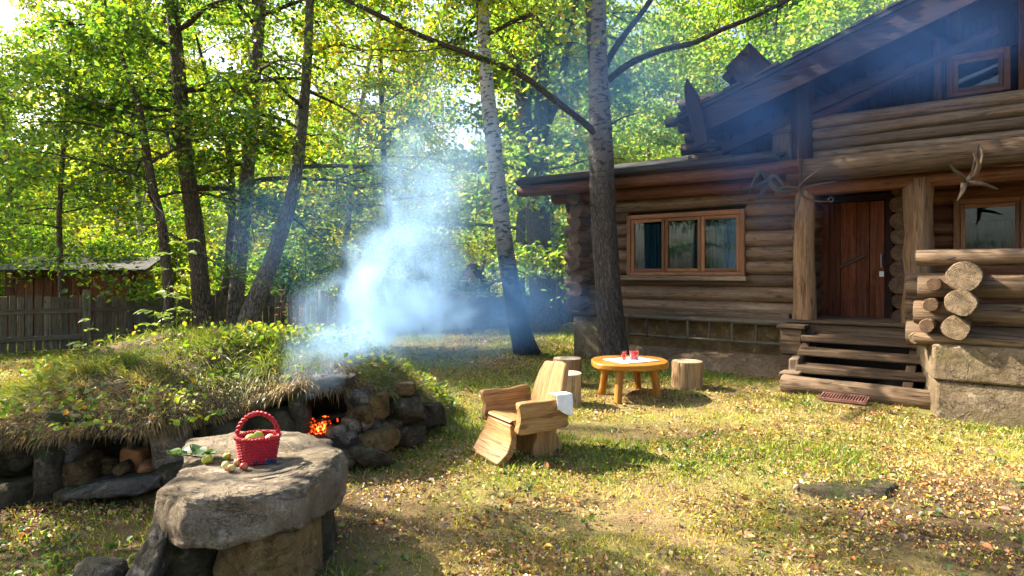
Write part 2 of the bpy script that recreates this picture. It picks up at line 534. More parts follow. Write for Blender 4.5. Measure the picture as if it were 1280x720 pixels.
M['rock_block'] = rock_mat('ochre_block', (0.208, 0.1274, 0.0546), (0.403, 0.26, 0.117), (0.533, 0.3705, 0.1885), (0.08, 0.08, 0.03), 1.2, 0.4)
M['rock_mossy'] = rock_mat('mossy_rock', (0.05, 0.04, 0.027), (0.125, 0.098, 0.066), (0.21, 0.168, 0.118), (0.05, 0.065, 0.018), 1.3, 0.8)
M['rock_ochre'] = rock_mat('ochre_stone', (0.13, 0.078, 0.035), (0.26, 0.165, 0.075), (0.36, 0.25, 0.13), (0.06, 0.062, 0.022), 1.2, 0.6)
M['rock_grey'] = rock_mat('grey_stone', (0.0813, 0.0688, 0.0587), (0.1938, 0.1688, 0.1438), (0.35, 0.3125, 0.2687), (0.06, 0.07, 0.03), 1.3, 0.4)
M['brick'] = plain_mat('fired_brick', (0.36, 0.15, 0.06), 0.9, 0.35, 9)
M['concrete'] = rock_mat('old_concrete', (0.15, 0.105, 0.062), (0.31, 0.24, 0.155), (0.43, 0.35, 0.245), (0.14, 0.12, 0.045), 0.8, 0.55)
M['plinth'] = rock_mat('earth_plinth', (0.16, 0.105, 0.06), (0.27, 0.185, 0.11), (0.36, 0.26, 0.17), None, 0.8)
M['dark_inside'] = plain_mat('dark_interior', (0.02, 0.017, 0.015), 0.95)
M['soot'] = plain_mat('soot_earth', (0.025, 0.02, 0.017), 0.95, 0.5, 6)
M['roofing'] = plain_mat('old_roofing', (0.035, 0.033, 0.03), 0.9, 0.4, 5)
M['curtain'] = plain_mat('curtain_cloth', (0.13, 0.235, 0.27), 0.9, 0.06, 4)
M['white'] = plain_mat('white_cloth', (0.80, 0.80, 0.80), 0.9, 0.04, 30, 0.2)
M['iron'] = plain_mat('rusty_iron', (0.22, 0.10, 0.075), 0.75, 0.35, 30)
M['metal'] = plain_mat('pale_metal', (0.6, 0.6, 0.58), 0.4, 0.1, 30, 0.5, Metallic=0.6)
M['wicker'] = plain_mat('red_wicker', (0.42, 0.009, 0.022), 0.5, 0.6, 110, 0.4, 0.4)
M['juice'] = plain_mat('red_juice', (0.80, 0.012, 0.03), 0.3, 0.05, 5, 0.3)
M['berry'] = plain_mat('blue_berry', (0.02, 0.025, 0.06), 0.4, 0.3, 60)
M['char'] = plain_mat('charred_wood', (0.02, 0.018, 0.016), 0.9, 0.5, 14)
M['pink_wall'] = plain_mat('pale_red_boards', (0.42, 0.22, 0.17), 0.8, 0.15, 8)
M['white_trim'] = plain_mat('white_trim', (0.75, 0.73, 0.70), 0.7, 0.08, 8)

m, t = mat('window_glass')
fr = t.n('ShaderNodeFresnel', {'IOR': 1.5}).outputs[0]
gl = t.n('ShaderNodeBsdfGlossy', {'Color': (1, 1, 1, 1), 'Roughness': 0.02}).outputs[0]
tr = t.n('ShaderNodeBsdfTransparent', {'Color': (0.55, 0.66, 0.68, 1)}).outputs[0]
t.out(t.n('ShaderNodeMixShader', {0: t.mapr(fr, 0, 1, 0.01, 0.7), 1: tr, 2: gl}).outputs[0])
M['glass'] = m
m, t = mat('drinking_glass')
tr = t.n('ShaderNodeBsdfTransparent', {'Color': (0.93, 0.95, 0.95, 1)}).outputs[0]
gl = t.n('ShaderNodeBsdfGlossy', {'Color': (1, 1, 1, 1), 'Roughness': 0.03}).outputs[0]
fr = t.n('ShaderNodeFresnel', {'IOR': 1.45}).outputs[0]
t.out(t.n('ShaderNodeMixShader', {0: t.mapr(fr, 0, 1, 0.03, 0.35), 1: tr, 2: gl}).outputs[0])
M['cup'] = m


def apple_mat(name, green, red, amt):
    m, t = mat(name)
    ob = t.coord('Object')
    nz = t.noise(t.mapping(ob, (14, 14, 5)), 1.5, 4, 0.6)
    sx = t.n('ShaderNodeSeparateXYZ', {0: ob}).outputs[0]
    k = t.math('ADD', nz, t.math('MULTIPLY', sx, 5.0))
    c = t.mix(t.mapr(k, 0.62 - amt * 0.3, 0.82 - amt * 0.3, 0, 1), green, red)
    t.pbr(c, 0.3, None, 0.5)
    return m


M['apple_green'] = apple_mat('green_apple', (0.33, 0.4, 0.045), (0.4, 0.38, 0.06), 0.3)
M['apple_blush'] = apple_mat('blushing_apple', (0.58, 0.36, 0.12), (0.5, 0.06, 0.035), 1.0)
M['apple_pale'] = apple_mat('pale_apple', (0.55, 0.5, 0.18), (0.5, 0.08, 0.045), 0.55)

m, t = mat('ember_glow')
nz = t.noise(t.coord('Object'), 14, 4, 0.7)
e = t.n('ShaderNodeEmission', {'Color': t.ramp(nz, [(0.4, (0.25, 0.01, 0.004)), (0.58, (1.0, 0.10, 0.015)), (0.75, (1, 0.4, 0.08))]),
                               'Strength': t.mapr(nz, 0.42, 0.75, 0.05, 2.2)}).outputs[0]
t.out(e)
M['ember'] = m
m, t = mat('flame')
t.out(t.n('ShaderNodeEmission', {'Color': (1.0, 0.16, 0.025, 1), 'Strength': 2.0}).outputs[0])
M['flame'] = m

# ground
m, t = mat('forest_floor')
ob = t.coord('Object')
a = t.noise(ob, 0.8, 6, 0.6)
b = t.noise(ob, 5.0, 6, 0.7)
c3 = t.noise(ob, 38.0, 4, 0.7)
c = t.mix(t.mapr(a, 0.4, 0.62), (0.25, 0.165, 0.08), (0.22, 0.235, 0.05))
c = t.mix(t.mapr(b, 0.46, 0.62, 0, 0.75), c, (0.36, 0.26, 0.11))
c = t.mix(t.mapr(c3, 0.35, 0.7, 0, 0.65), c, (0.07, 0.05, 0.03))
sx = t.n('ShaderNodeSeparateXYZ', {0: ob})
dirt = t.math('MULTIPLY', t.mapr(t.math('ADD', sx.outputs[0], t.math('MULTIPLY', t.math('SUBTRACT', a, .5), 1.5)), -1.1, -0.3, 1, 0), t.mapr(sx.outputs[1], 4.6, 5.4, 1, 0))
bx_ = t.math('DIVIDE', t.math('SUBTRACT', sx.outputs[0], 3.5), 1.6)
by_ = t.math('DIVIDE', t.math('SUBTRACT', sx.outputs[1], 3.9), .95)
bb = t.math('ADD', t.math('ADD', t.math('MULTIPLY', bx_, bx_), t.math('MULTIPLY', by_, by_)), t.math('MULTIPLY', t.math('SUBTRACT', b, .5), 2.2))
dirt = t.math('MAXIMUM', dirt, t.mapr(bb, .6, 1.3, 1, 0))
c = t.mix(t.math('MULTIPLY', dirt, .85), c, t.mix(b, (0.05, 0.033, 0.02), (0.13, 0.085, 0.05)))
t.pbr(c, 0.95, t.bump(t.math('ADD', b, c3), 0.8, 0.03), 0.1)
M['ground'] = m
m, t = mat('mound_earth')
ob = t.coord('Object')
b = t.noise(ob, 7.0, 6, 0.7)
c = t.ramp(b, [(0.3, (0.04, 0.028, 0.018)), (0.55, (0.10, 0.075, 0.04)), (0.75, (0.17, 0.13, 0.06))])
t.pbr(c, 0.95, t.bump(b, 0.9, 0.04), 0.1)
M['earth'] = m

# ------------------------------------------------------------------ ground
def H(x, y):
    x, y = np.asarray(x, float), np.asarray(y, float)
    h = (fbm2(x * 0.55 + 31, y * 0.55 + 17, 3) - 0.5) * 0.10
    far = np.clip((y - 14) / 20, 0, 1)
    return h + far * 0.15 * (fbm2(x * 0.1 + 9, y * 0.1 + 4, 5) - 0.2) * 2 + np.clip((y - 45) / 60, 0, 1) * 1.2


def Hs(x, y):
    return float(H(np.array([x]), np.array([y]))[0])


gx = np.concatenate([np.linspace(-160, -14, 24)[:-1], np.linspace(-14, 14, 150), np.linspace(14, 160, 24)[1:]])
gy = np.concatenate([np.linspace(-60, 0, 10)[:-1], np.linspace(0, 24, 130), np.linspace(24, 220, 40)[1:]])
GX, GY = np.meshgrid(gx, gy)
GZ = H(GX, GY)
V = np.stack([GX, GY, GZ], -1).reshape(-1, 3)
nx_, ny_ = len(gx), len(gy)
ii = (np.arange(ny_ - 1)[:, None] * nx_ + np.arange(nx_ - 1)[None]).ravel()
tag(np_mesh('ground', V, 4, M['ground'], smooth=True, faces=np.stack([ii, ii + 1, ii + nx_ + 1, ii + nx_], 1)), kind='structure')

# ------------------------------------------------------------------ mound over the oven
lip_px = [(-190, 550, 4.6), (-60, 542, 4.45), (0, 540, 4.4), (60, 535, 4.4), (110, 531, 4.4), (200, 527, 4.5), (260, 518, 4.7), (310, 506, 4.9),
          (375, 480, 5.0), (440, 474, 5.15), (490, 488, 5.5), (530, 508, 6.0), (560, 525, 6.7)]
crest_px = [(-190, 510, 5.8), (-60, 503, 5.8), (0, 496, 5.8), (60, 467, 5.8), (110, 442, 5.8), (200, 418, 6.0), (260, 414, 6.0), (310, 413, 6.1),
            (375, 416, 6.1), (440, 431, 6.2), (490, 454, 6.5), (530, 484, 7.0), (560, 510, 7.6)]
LIP = [P(*p) for p in lip_px]
CREST = [P(*p) for p in crest_px]


def cat(pts, u):
    n = len(pts) - 1
    i = min(int(u * n), n - 1)
    f = u * n - i
    p0, p1, p2, p3 = pts[max(i - 1, 0)], pts[i], pts[i + 1], pts[min(i + 2, n)]
    return 0.5 * ((2 * p1) + (p2 - p0) * f + (2 * p0 - 5 * p1 + 4 * p2 - p3) * f * f + (3 * p1 - p0 - 3 * p2 + p3) * f ** 3)


NU = 170
prof_rows = []
for iu in range(NU + 1):
    u = iu / NU
    l, c = cat(LIP, u), cat(CREST, u)
    inw = Vector((c.x - l.x, c.y - l.y, 0)).normalized()
    back = c + inw * 1.5
    back.z = -0.1
    row = []
    for k in range(7):                       # back slope
        f = k / 7
        q = back.lerp(c, f)
        q.z = back.z + (c.z - back.z) * math.sin(f * PI / 2)
        row.append(q)
    for k in range(13):                      # crest to lip, bulging
        f = k / 12
        q = c.lerp(l, f)
        q.z = c.z + (l.z - c.z) * (f ** 1.45)
        row.append(q)
    row.append(l - inw * 0.03 + Vector((0, 0, -0.07)))
    row.append(l + inw * 0.12 + Vector((0, 0, -0.12)))
    row.append(l + inw * 0.55 + Vector((0, 0, -0.10)))
    row.append(Vector((l.x + inw.x * 0.62, l.y + inw.y * 0.62, l.z * 0.4)))
    row.append(Vector((l.x + inw.x * 0.66, l.y + inw.y * 0.66, -0.1)))
    prof_rows.append(row)
NV = len(prof_rows[0])
MV = np.array([[tuple(q) for q in r] for r in prof_rows])
for i in range(NU + 1):
    for j in range(1, 21):
        p = Vector(MV[i, j])
        MV[i, j] += np.array(mnoise.noise_vector(p * 2.3)) * 0.07 + np.array(mnoise.noise_vector(p * 6)) * 0.025
ii = (np.arange(NU)[:, None] * NV + np.arange(NV - 1)[None]).ravel()
mound = np_mesh('mound', MV.reshape(-1, 3), 4, M['earth'], smooth=True, faces=np.stack([ii, ii + 1, ii + NV + 1, ii + NV], 1))
tag(mound, kind='structure')


# ------------------------------------------------------------------ house frame
HOUSE_C = Vector((1.18, 11.8, 0))
HOUSE_RZ = -math.atan2(0.616, 0.788)
U2, N2 = Vector((0.788, -0.616)), Vector((-0.616, -0.788))


def hw(tt, ss, zz):
    return Vector((HOUSE_C.x + U2.x * tt + N2.x * ss, HOUSE_C.y + U2.y * tt + N2.y * ss, zz))


def house_ts(x, y):
    dx, dy = x - HOUSE_C.x, y - HOUSE_C.y
    return dx * U2.x + dy * U2.y, dx * N2.x + dy * N2.y


house = empty('log_house', HOUSE_C, HOUSE_RZ, 'two storey dark log house with a covered porch, balcony and wooden steps', 'house')


def L(tt, ss, zz):
    return Vector((tt, -ss, zz))


rng0 = random.Random(5)


def log_wall(mb, t0, t1, face, z0, z1, dia, openings=(), over=(0.0, 0.0)):
    """stacked round logs whose outer face lies at s = face"""
    z = z0
    k = 0
    while z < z1 - 0.02:
        d = dia * rng0.uniform(0.84, 1.14)
        r = d * 0.55
        zc = z + d / 2
        segs = [(t0 - (over[0] if k % 2 == 0 else 0), t1 + (over[1] if k % 2 == 0 else 0))]
        for (a, b, za, zb) in openings:
            if za < zc < zb:
                segs = [s for (p, q) in segs for s in ((p, min(q, a)), (max(p, b), q)) if s[1] - s[0] > 0.05]
        for p, q in segs:
            mb.log(L(p, face - r + rng0.uniform(-.012, .012), zc), L(q, face - r + rng0.uniform(-.012, .012), zc), r, max(4, int((q - p) * 3)), 16, 0.07, 0.012, 1)
        z += d
        k += 1


# left front wall with the three light window
WIN = (1.05, 3.08, 1.45, 2.55)
mb = MB(1)
log_wall(mb, 0.02, 3.95, 0.0, 0.86, 3.05, 0.215, [WIN])
wall = mb.build('wall', [M['log'], M['end_dark']], house)
mb = MB(2)
for z0_ in np.arange(0.9, 3.0, 0.235):      # end logs of the cross wall standing out at the corner
    mb.log(L(0.16, 0.30 + rng0.uniform(-.05, .05), z0_ + 0.1), L(0.16 + rng0.uniform(-.02, .02), -3.0, z0_ + 0.1), 0.135 * rng0.uniform(0.92, 1.08), 6, 16, 0.06, 0.01)
    mb.log(L(-0.22 + rng0.uniform(-.05, .03), -0.12, z0_), L(0.1, -0.12, z0_), 0.118, 3, 14, 0.06, 0.0)
mb.build('wall', [M['log'], M['end_dark']], house)
# dark sheet added to block light behind the logs, and room backs
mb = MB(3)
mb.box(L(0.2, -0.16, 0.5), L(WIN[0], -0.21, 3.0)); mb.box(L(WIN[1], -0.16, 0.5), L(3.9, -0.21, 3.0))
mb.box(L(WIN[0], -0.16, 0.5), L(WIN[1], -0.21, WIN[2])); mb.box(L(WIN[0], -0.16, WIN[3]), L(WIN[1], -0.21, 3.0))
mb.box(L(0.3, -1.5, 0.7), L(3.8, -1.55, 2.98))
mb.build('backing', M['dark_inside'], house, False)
mb = MB(4)
mb.box(L(0.0, 0.06, -0.1), L(0.75, -2.0, 0.74), jit=0.02)
mb.build('foundation', M['concrete'], house, True, 0.03)
mb = MB(5)
mb.box(L(0.7, -0.02, -0.1), L(4.0, -0.6, 0.78), jit=0.02)
mb.build('foundation', M['rock_ochre'], house, True, 0.03)
mb = MB(6)
# sloped earth skirt along the foot of the wall
pr = [(0.0, 0.0), (0.42, 0.0), (0.30, 0.2), (0.05, 0.34), (0.0, 0.34)]
Mx = Matrix(((0, 0, 1, 2.35), (-1, 0, 0, 0.02), (0, 1, 0, -0.04), (0, 0, 0, 1)))
mb.prism(pr, 3.2, Mx)
mb.build('plinth', M['plinth'], house, True, 0.03)
mb = MB(7)
mb.log(L(-0.05, 0.05, 0.82), L(3.98, 0.06, 0.80), 0.07, 8, 10, 0.12, 0.02)
mb.box(L(0.3, 0.10, 0.865), L(3.75, -0.02, 0.925), jit=0.012)
mb.build('sill_log', [M['log_grey'], M['end_dark']], house)


def window(t0, t1, z0, z1, face, npanes, sill=True, curtain=True):
    fw = 0.075
    mb = MB(11)
    mb.box(L(t0, face + 0.03, z0), L(t0 + fw, face - 0.16, z1)); mb.box(L(t1 - fw, face + 0.03, z0), L(t1, face - 0.16, z1))
    mb.box(L(t0 + fw, face + 0.03, z1 - fw), L(t1 - fw, face - 0.16, z1)); mb.box(L(t0 + fw, face + 0.03, z0), L(t1 - fw, face - 0.16, z0 + fw * 0.8))
    w = mb.build('window', M['frame'], house, False, 0.008)
    step = (t1 - t0 - 2 * fw) / npanes
    for i in range(npanes):
        a = t0 + fw + i * step
        b = a + step
        m2 = MB(20 + i)
        sw = 0.055
        za, zb = z0 + fw * 0.8 + 0.004, z1 - fw - 0.004
        a2, b2 = a + 0.004, b - 0.004
        m2.box(L(a2, face + 0.01, za), L(a2 + sw, face - 0.05, zb)); m2.box(L(b2 - sw, face + 0.01, za), L(b2, face - 0.05, zb))
        m2.box(L(a2 + sw, face + 0.01, zb - sw), L(b2 - sw, face - 0.05, zb)); m2.box(L(a2 + sw, face + 0.01, za), L(b2 - sw, face - 0.05, za + sw))
        m2.build('sash', M['frame'], w, False, 0.006)
        m2 = MB(40)
        m2.box(L(a2 + sw, face - 0.018, za + sw), L(b2 - sw, face - 0.024, zb - sw))
        m2.build('pane', M['glass'], w, False)
        if curtain:
            top = zb - 0.08 if npanes > 1 else zb - (zb - za) * 0.36
            n = 60
            Vc = []
            for q in range(n + 1):
                x = a - 0.02 + (step + 0.04) * q / n
                gap = 0.0
                y = face - 0.15 + 0.018 * math.sin(q * 1.05 + i) + 0.008 * math.sin(q * 0.37)
                Vc += [L(x, y, za - 0.02), L(x, y + 0.01 * math.sin(q * 0.6), top)]
            m3 = MB()
            m3.v = Vc
            for q in range(n):
                m3.face([2 * q, 2 * q + 2, 2 * q + 3, 2 * q + 1], [(0, 0)] * 4)
            m3.build('curtain', M['curtain'], w)
    if sill:
        m2 = MB(60)
        m2.box(L(t0 - 0.1, face + 0.13, z0 - 0.085), L(t1 + 0.06, face - 0.06, z0 - 0.006), jit=0.008)
        m2.build('sill', M['sill'], w, False, 0.012)
    return w


window(*WIN[:2], 1.49, 2.53, 0.0, 3)

# recessed porch wall, door, right hand window
RW = (5.68, 6.50, 1.74, 2.60)
DOOR = (3.86, 4.88, 0.8, 2.70)
mb = MB(70)
log_wall(mb, 3.2, 9.0, -1.0, 0.8, 3.1, 0.215, [RW, DOOR])
mb.build('wall', [M['log_red'], M['end_dark']], house)
mb = MB(71)
for z0_ in np.arange(0.9, 2.95, 0.23):      # cross wall log ends beside the door
    mb.log(L(5.08 + rng0.uniform(-.02, .02), -0.55 + rng0.uniform(-.06, .06), z0_), L(5.08, -2.0, z0_), 0.12 * rng0.uniform(.9, 1.08), 4, 14, 0.06, 0.01)
mb.build('wall', [M['log_red'], M['end_dark']], house)  # dark end colour puts in the shade beside the door
mb = MB(72)
for z0_ in np.arange(0.97, 3.0, 0.215):     # return wall of the left room beside the porch
    mb.log(L(3.88, 0.0, z0_), L(3.88, -1.2, z0_), 0.115, 4, 12, 0.06, 0.01)
mb.build('wall', [M['log'], M['end_dark']], house)
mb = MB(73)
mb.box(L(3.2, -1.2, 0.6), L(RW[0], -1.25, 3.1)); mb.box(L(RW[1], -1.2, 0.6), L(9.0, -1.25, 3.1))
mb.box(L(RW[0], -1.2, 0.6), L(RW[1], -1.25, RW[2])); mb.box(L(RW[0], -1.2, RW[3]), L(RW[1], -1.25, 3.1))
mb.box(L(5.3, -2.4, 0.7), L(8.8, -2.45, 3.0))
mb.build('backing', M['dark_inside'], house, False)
window(RW[0], RW[1], RW[2] + 0.02, RW[3] - 0.02, -1.0, 1, False)

mb = MB(80)
x = DOOR[0] + 0.02
pw = [0.2, 0.16, 0.22, 0.18, 0.2]
for w_ in pw:
    mb.box(L(x, -0.93, 0.83), L(x + w_ - 0.006, -0.99, 2.62), jit=0.003)
    x += w_
door = mb.build('door', M['plank_door'], house, False, 0.006)
mb = MB(81)
Mh = Matrix.Translation(L(4.42, -0.90, 1.72)) @ Matrix.Rotation(R(-28), 4, 'Y')
mb.box((-0.2, -0.02, -0.028), (0.2, 0.02, 0.028), Mh, jit=0.006)
mb.build('handle', M['log_grey'], door, False, 0.01)
mb = MB(82)
mb.tube([L(4.80, -0.89, 1.62), L(4.80, -0.86, 1.66), L(4.80, -0.86, 1.78), L(4.80, -0.89, 1.82)], 0.012, 8)
mb.box(L(4.77, -0.90, 1.48), L(4.83, -0.93, 1.56))
mb.build('latch', M['metal'], door)
mb = MB(83)
mb.box(L(3.80, -0.86, 0.8), L(3.87, -1.02, 2.72)); mb.box(L(4.85, -0.86, 0.8), L(4.95, -1.02, 2.72)); mb.box(L(3.87, -0.87, 2.63), L(4.85, -1.02, 2.72))
mb.build('door_frame', M['plank_dark'], house, False, 0.008)
mb = MB(84)
ring = [L(4.12 + 0.035 * math.cos(a), -0.84, 2.675 + 0.035 * math.sin(a)) for a in np.linspace(0, 2 * PI, 17)]
mb.tube(ring, 0.011, 8, False)
mb.build('wall_ring', M['metal'], house)

# porch deck
mb = MB(85)
for i in range(6):
    s0 = 0.16 - 0.22 * i
    mb.box(L(3.72, s0, 0.81), L(5.42, s0 - 0.212, 0.865), jit=0.004)
mb.box(L(3.75, 0.12, 0.66), L(5.40, 0.05, 0.80), jit=0.004)
mb.build('porch_deck', M['tread'], house, False, 0.01)
# posts
mb = MB(86)
mb.tube([L(3.95, 0.02, 0.86), L(3.95, 0.02, 1.3), L(3.93, 0.02, 1.9), L(3.95, 0.02, 2.4), L(3.95, 0.02, 2.76)], [0.165, 0.15, 0.145, 0.135, 0.14], 16, True, 0, 1, 0.1)
mb.build('post', [M['post'], M['end']], house)
mb = MB(87)
mb.tube([L(5.36, 0.0, 0.7), L(5.36, 0.0, 1.1), L(5.37, 0.0, 1.5), L(5.36, 0.0, 1.75), L(5.37, 0.0, 2.1), L(5.36, 0.0, 2.45), L(5.36, 0.0, 2.78)], [0.19, 0.185, 0.165, 0.185, 0.16, 0.165, 0.185], 18, True, 0, 1, 0.22)
mb.build('post', [M['post'], M['end']], house)
# porch beams
mb = MB(88)
mb.log(L(3.80, 0.30, 2.98), L(9.0, 0.42, 3.02), 0.165, 16, 16, 0.16, 0.03)
mb.build('porch_beam', [M['log_old'], M['end']], house)
mb = MB(89)
mb.log(L(3.55, 0.06, 2.75), L(9.0, 0.06, 2.78), 0.10, 12, 14, 0.08, 0.015)
mb.build('porch_beam', [M['log_red'], M['end']], house)
# eave logs of the low roof
mb = MB(90)
mb.log(L(-0.92, 0.52, 3.06), L(4.02, 0.45, 3.03), 0.105, 14, 16, 0.08, 0.02)
mb.build('eave_log', [M['log_red'], M['end_dark']], house)
mb = MB(91)
mb.log(L(-0.38, 0.16, 2.92), L(3.9, 0.12, 2.86), 0.12, 12, 14, 0.08, 0.015)
mb.build('eave_log', [M['log_red'], M['end_dark']], house)
mb = MB(92)
mb.log(L(-0.92, 0.58, 3.22), L(3.7, 0.5, 3.19), 0.075, 12, 12, 0.12, 0.02)
mb.build('eave_log', [M['log_dark'], M['end_dark']], house)


def slab(mb, t0, t1, sa, za, sb, zb, th, mi=0):
    b = len(mb.v)
    for tt in (t0, t1):
        mb.v += [L(tt, sa, za), L(tt, sb, zb), L(tt, sb, zb + th), L(tt, sa, za + th)]
    for f in ((0, 1, 2, 3), (7, 6, 5, 4), (0, 4, 5, 1), (1, 5, 6, 2), (2, 6, 7, 3), (3, 7, 4, 0)):
        mb.face([b + i for i in f], [(mb.v[b + i].x, mb.v[b + i].y) for i in f], mi)


mb = MB(93)
slab(mb, -0.85, 3.72, 0.66, 3.165, -3.4, 4.05, 0.05)
low_roof = mb.build('roof', M['roofing'], house, False, 0.01)
mb = MB(94)
slab(mb, -0.75, 3.7, 0.42, 3.15, -3.3, 3.97, 0.03)
mb.build('soffit', M['plank_dark'], low_roof, False)
# balcony floor / porch ceiling
mb = MB(95)
mb.box(L(3.72, 0.18, 3.06), L(9.0, -1.2, 3.12))
mb.build('porch_ceiling', M['plank_dark'], house, False)
# balcony parapet of four logs
mb = MB(96)
for i, z0_ in enumerate((3.215, 3.375, 3.535, 3.70)):
    mb.log(L(3.75 + (0.1, 0.3, 0.0, 0.05)[i] * 0 - (0.0 if i < 3 else 0.28), 0.0, z0_), L(9.2, 0.0, z0_), 0.088, 16, 14, 0.08, 0.012)
mb.build('balcony_parapet', [M['log_grey'], M['end']], house)
mb = MB(97)
mb.box(L(3.50, 0.13, 3.16), L(3.80, -0.10, 3.62), jit=0.03)
mb.build('bracket_block', [M['log_grey'], M['end']], house, True, 0.05)
mb = MB(98)
mb.tube([L(3.93, 0.05, 3.1), L(3.92, 0.05, 3.9), L(3.95, 0.05, 4.75)], [0.15, 0.145, 0.155], 14, True, 0, 1, 0.12)
mb.build('post', [M['log_dark'], M['end_dark']], house)
# upper wall
UWN = (5.6, 6.32, 4.02, 4.62)
mb = MB(99)
tt = 2.2
while tt < 9.5:
    w_ = 0.17
    top = min(3.99 + (tt - 2.5) * 0.33, 6.2) + 0.1
    if tt + w_ > UWN[0] and tt < UWN[1]:
        mb.box(L(tt, -1.0, 3.1), L(tt + w_ - 0.008, -1.05, UWN[2]))
        mb.box(L(tt, -1.0, UWN[3]), L(tt + w_ - 0.008, -1.05, top))
    else:
        mb.box(L(tt, -1.0, 3.1), L(tt + w_ - 0.008, -1.05, top), jit=0.003)
    tt += w_
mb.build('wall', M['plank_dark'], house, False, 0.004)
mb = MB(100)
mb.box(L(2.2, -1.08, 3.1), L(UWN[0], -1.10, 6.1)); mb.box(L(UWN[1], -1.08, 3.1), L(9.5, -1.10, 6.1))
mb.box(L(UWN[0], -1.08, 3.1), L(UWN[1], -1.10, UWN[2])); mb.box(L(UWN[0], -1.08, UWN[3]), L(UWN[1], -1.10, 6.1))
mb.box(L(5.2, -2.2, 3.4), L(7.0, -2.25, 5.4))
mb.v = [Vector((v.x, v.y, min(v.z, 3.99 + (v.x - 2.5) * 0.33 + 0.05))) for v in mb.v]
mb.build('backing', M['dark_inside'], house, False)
window(UWN[0], UWN[1], UWN[2] + 0.004, UWN[3] - 0.004, -0.98, 1, False, False)
mb = MB(101)
mb.box(L(6.40, -0.9, 3.6), L(6.56, -1.0, 5.2)); mb.box(L(5.45, -0.92, 3.6), L(5.54, -1.0, 4.9))
mb.build('wall_post', M['log_red'], house, False, 0.01)
# side wall of the upper floor: log ends
mb = MB(102)
for z0_ in np.arange(3.42, 4.6, 0.2):
    k = rng0.uniform(-.12, .12)
    mb.log(L(1.72 + k * 1.6, -1.05, z0_), L(2.5, -1.05, z0_), 0.115, 3, 12, 0.1, 0)
    mb.log(L(1.78 - k * 1.4, -0.80, z0_ + 0.1), L(2.5, -0.80, z0_ + 0.1), 0.105, 3, 12, 0.1, 0)
    mb.log(L(2.28, -0.75 + k, z0_ + 0.1), L(2.28, -6.0, z0_ + 0.1), 0.11, 5, 12, 0.06, 0)
mb.log(L(1.3, -1.05, 4.3), L(2.3, -1.05, 4.32), 0.085, 3, 12, 0.06, 0)
mb.build('wall', [M['log_dark'], M['end_dark']], house)


def vz(tt):
    return 3.99 + (tt - 2.54) * 0.333


# main roof, verge boards and purlins
def slope_slab(mb, t0, t1, s0, s1, dz, th):
    b = len(mb.v)
    for ss in (s0, s1):
        mb.v += [L(t0, ss, vz(t0) + dz), L(t1, ss, vz(t1) + dz), L(t1, ss, vz(t1) + dz + th), L(t0, ss, vz(t0) + dz + th)]
    for f in ((0, 1, 2, 3), (7, 6, 5, 4), (0, 4, 5, 1), (1, 5, 6, 2), (2, 6, 7, 3), (3, 7, 4, 0)):
        mb.face([b + i for i in f], [(mb.v[b + i].x, mb.v[b + i].z + mb.v[b + i].y) for i in f])


mb = MB(103)
slope_slab(mb, 2.2, 9.2, 0.62, -6.5, 0.005, 0.06)
roof = mb.build('roof', M['roofing'], house, False, 0.01)
mb = MB(104)
slope_slab(mb, 2.45, 9.2, 0.60, 0.54, -0.36, 0.355)
mb.build('verge_board', M['verge'], roof, False, 0.008)
mb = MB(105)
slope_slab(mb, 2.5, 9.2, 0.5, -1.0, -0.06, 0.05)
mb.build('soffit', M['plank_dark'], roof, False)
mb = MB(106)
slope_slab(mb, 2.75, 5.2, 0.10, 0.0, -0.66, 0.16)
mb.log(L(4.0, 0.02, vz(4.0) - 0.75), L(6.2, 0.02, vz(6.2) - 0.62), 0.06, 6, 10, 0.08, 0.01)
mb.build('rafter', [M['plank_dark'], M['end_dark']], roof, False)
mb = MB(107)
for tt in (4.1, 5.7, 7.3):
    mb.log(L(tt, 0.55, vz(tt) - 0.17), L(tt, -1.2, vz(tt) - 0.17), 0.1, 5, 12, 0.06, 0.0)
mb.build('purlin', [M['log_dark'], M['end_dark']], roof)
mb = MB(108)
Mx = Matrix.Translation(L(2.55, 0.66, 3.9)) @ Matrix.Rotation(R(-14), 4, 'Y') @ Matrix.Rotation(R(90), 4, 'X')
mb.prism([(-0.09, -0.45), (0.10, -0.45), (0.13, 0.3), (0.02, 0.62), (-0.05, 0.5), (-0.10, 0.2)], 0.06, Mx, 0, 1)
mb.build('finial', M['verge'], roof, False, 0.01)
mb = MB(109)
Mx = Matrix.Translation(L(3.22, 0.30, vz(3.22) + 0.42)) @ Matrix.Rotation(R(-40), 4, 'Y')
mb.box((-0.26, -0.2, -0.4), (0.24, 0.25, 0.17), Mx, jit=0.03)
mb.box((-0.2, 0.252, -0.3), (0.1, 0.33, 0.1), Mx, jit=0.02)
mb.box((-0.36, -0.12, 0.0), (-0.24, 0.2, 0.14), Mx, jit=0.01)
mb.build('roof_box', M['verge'], roof, False, 0.02)

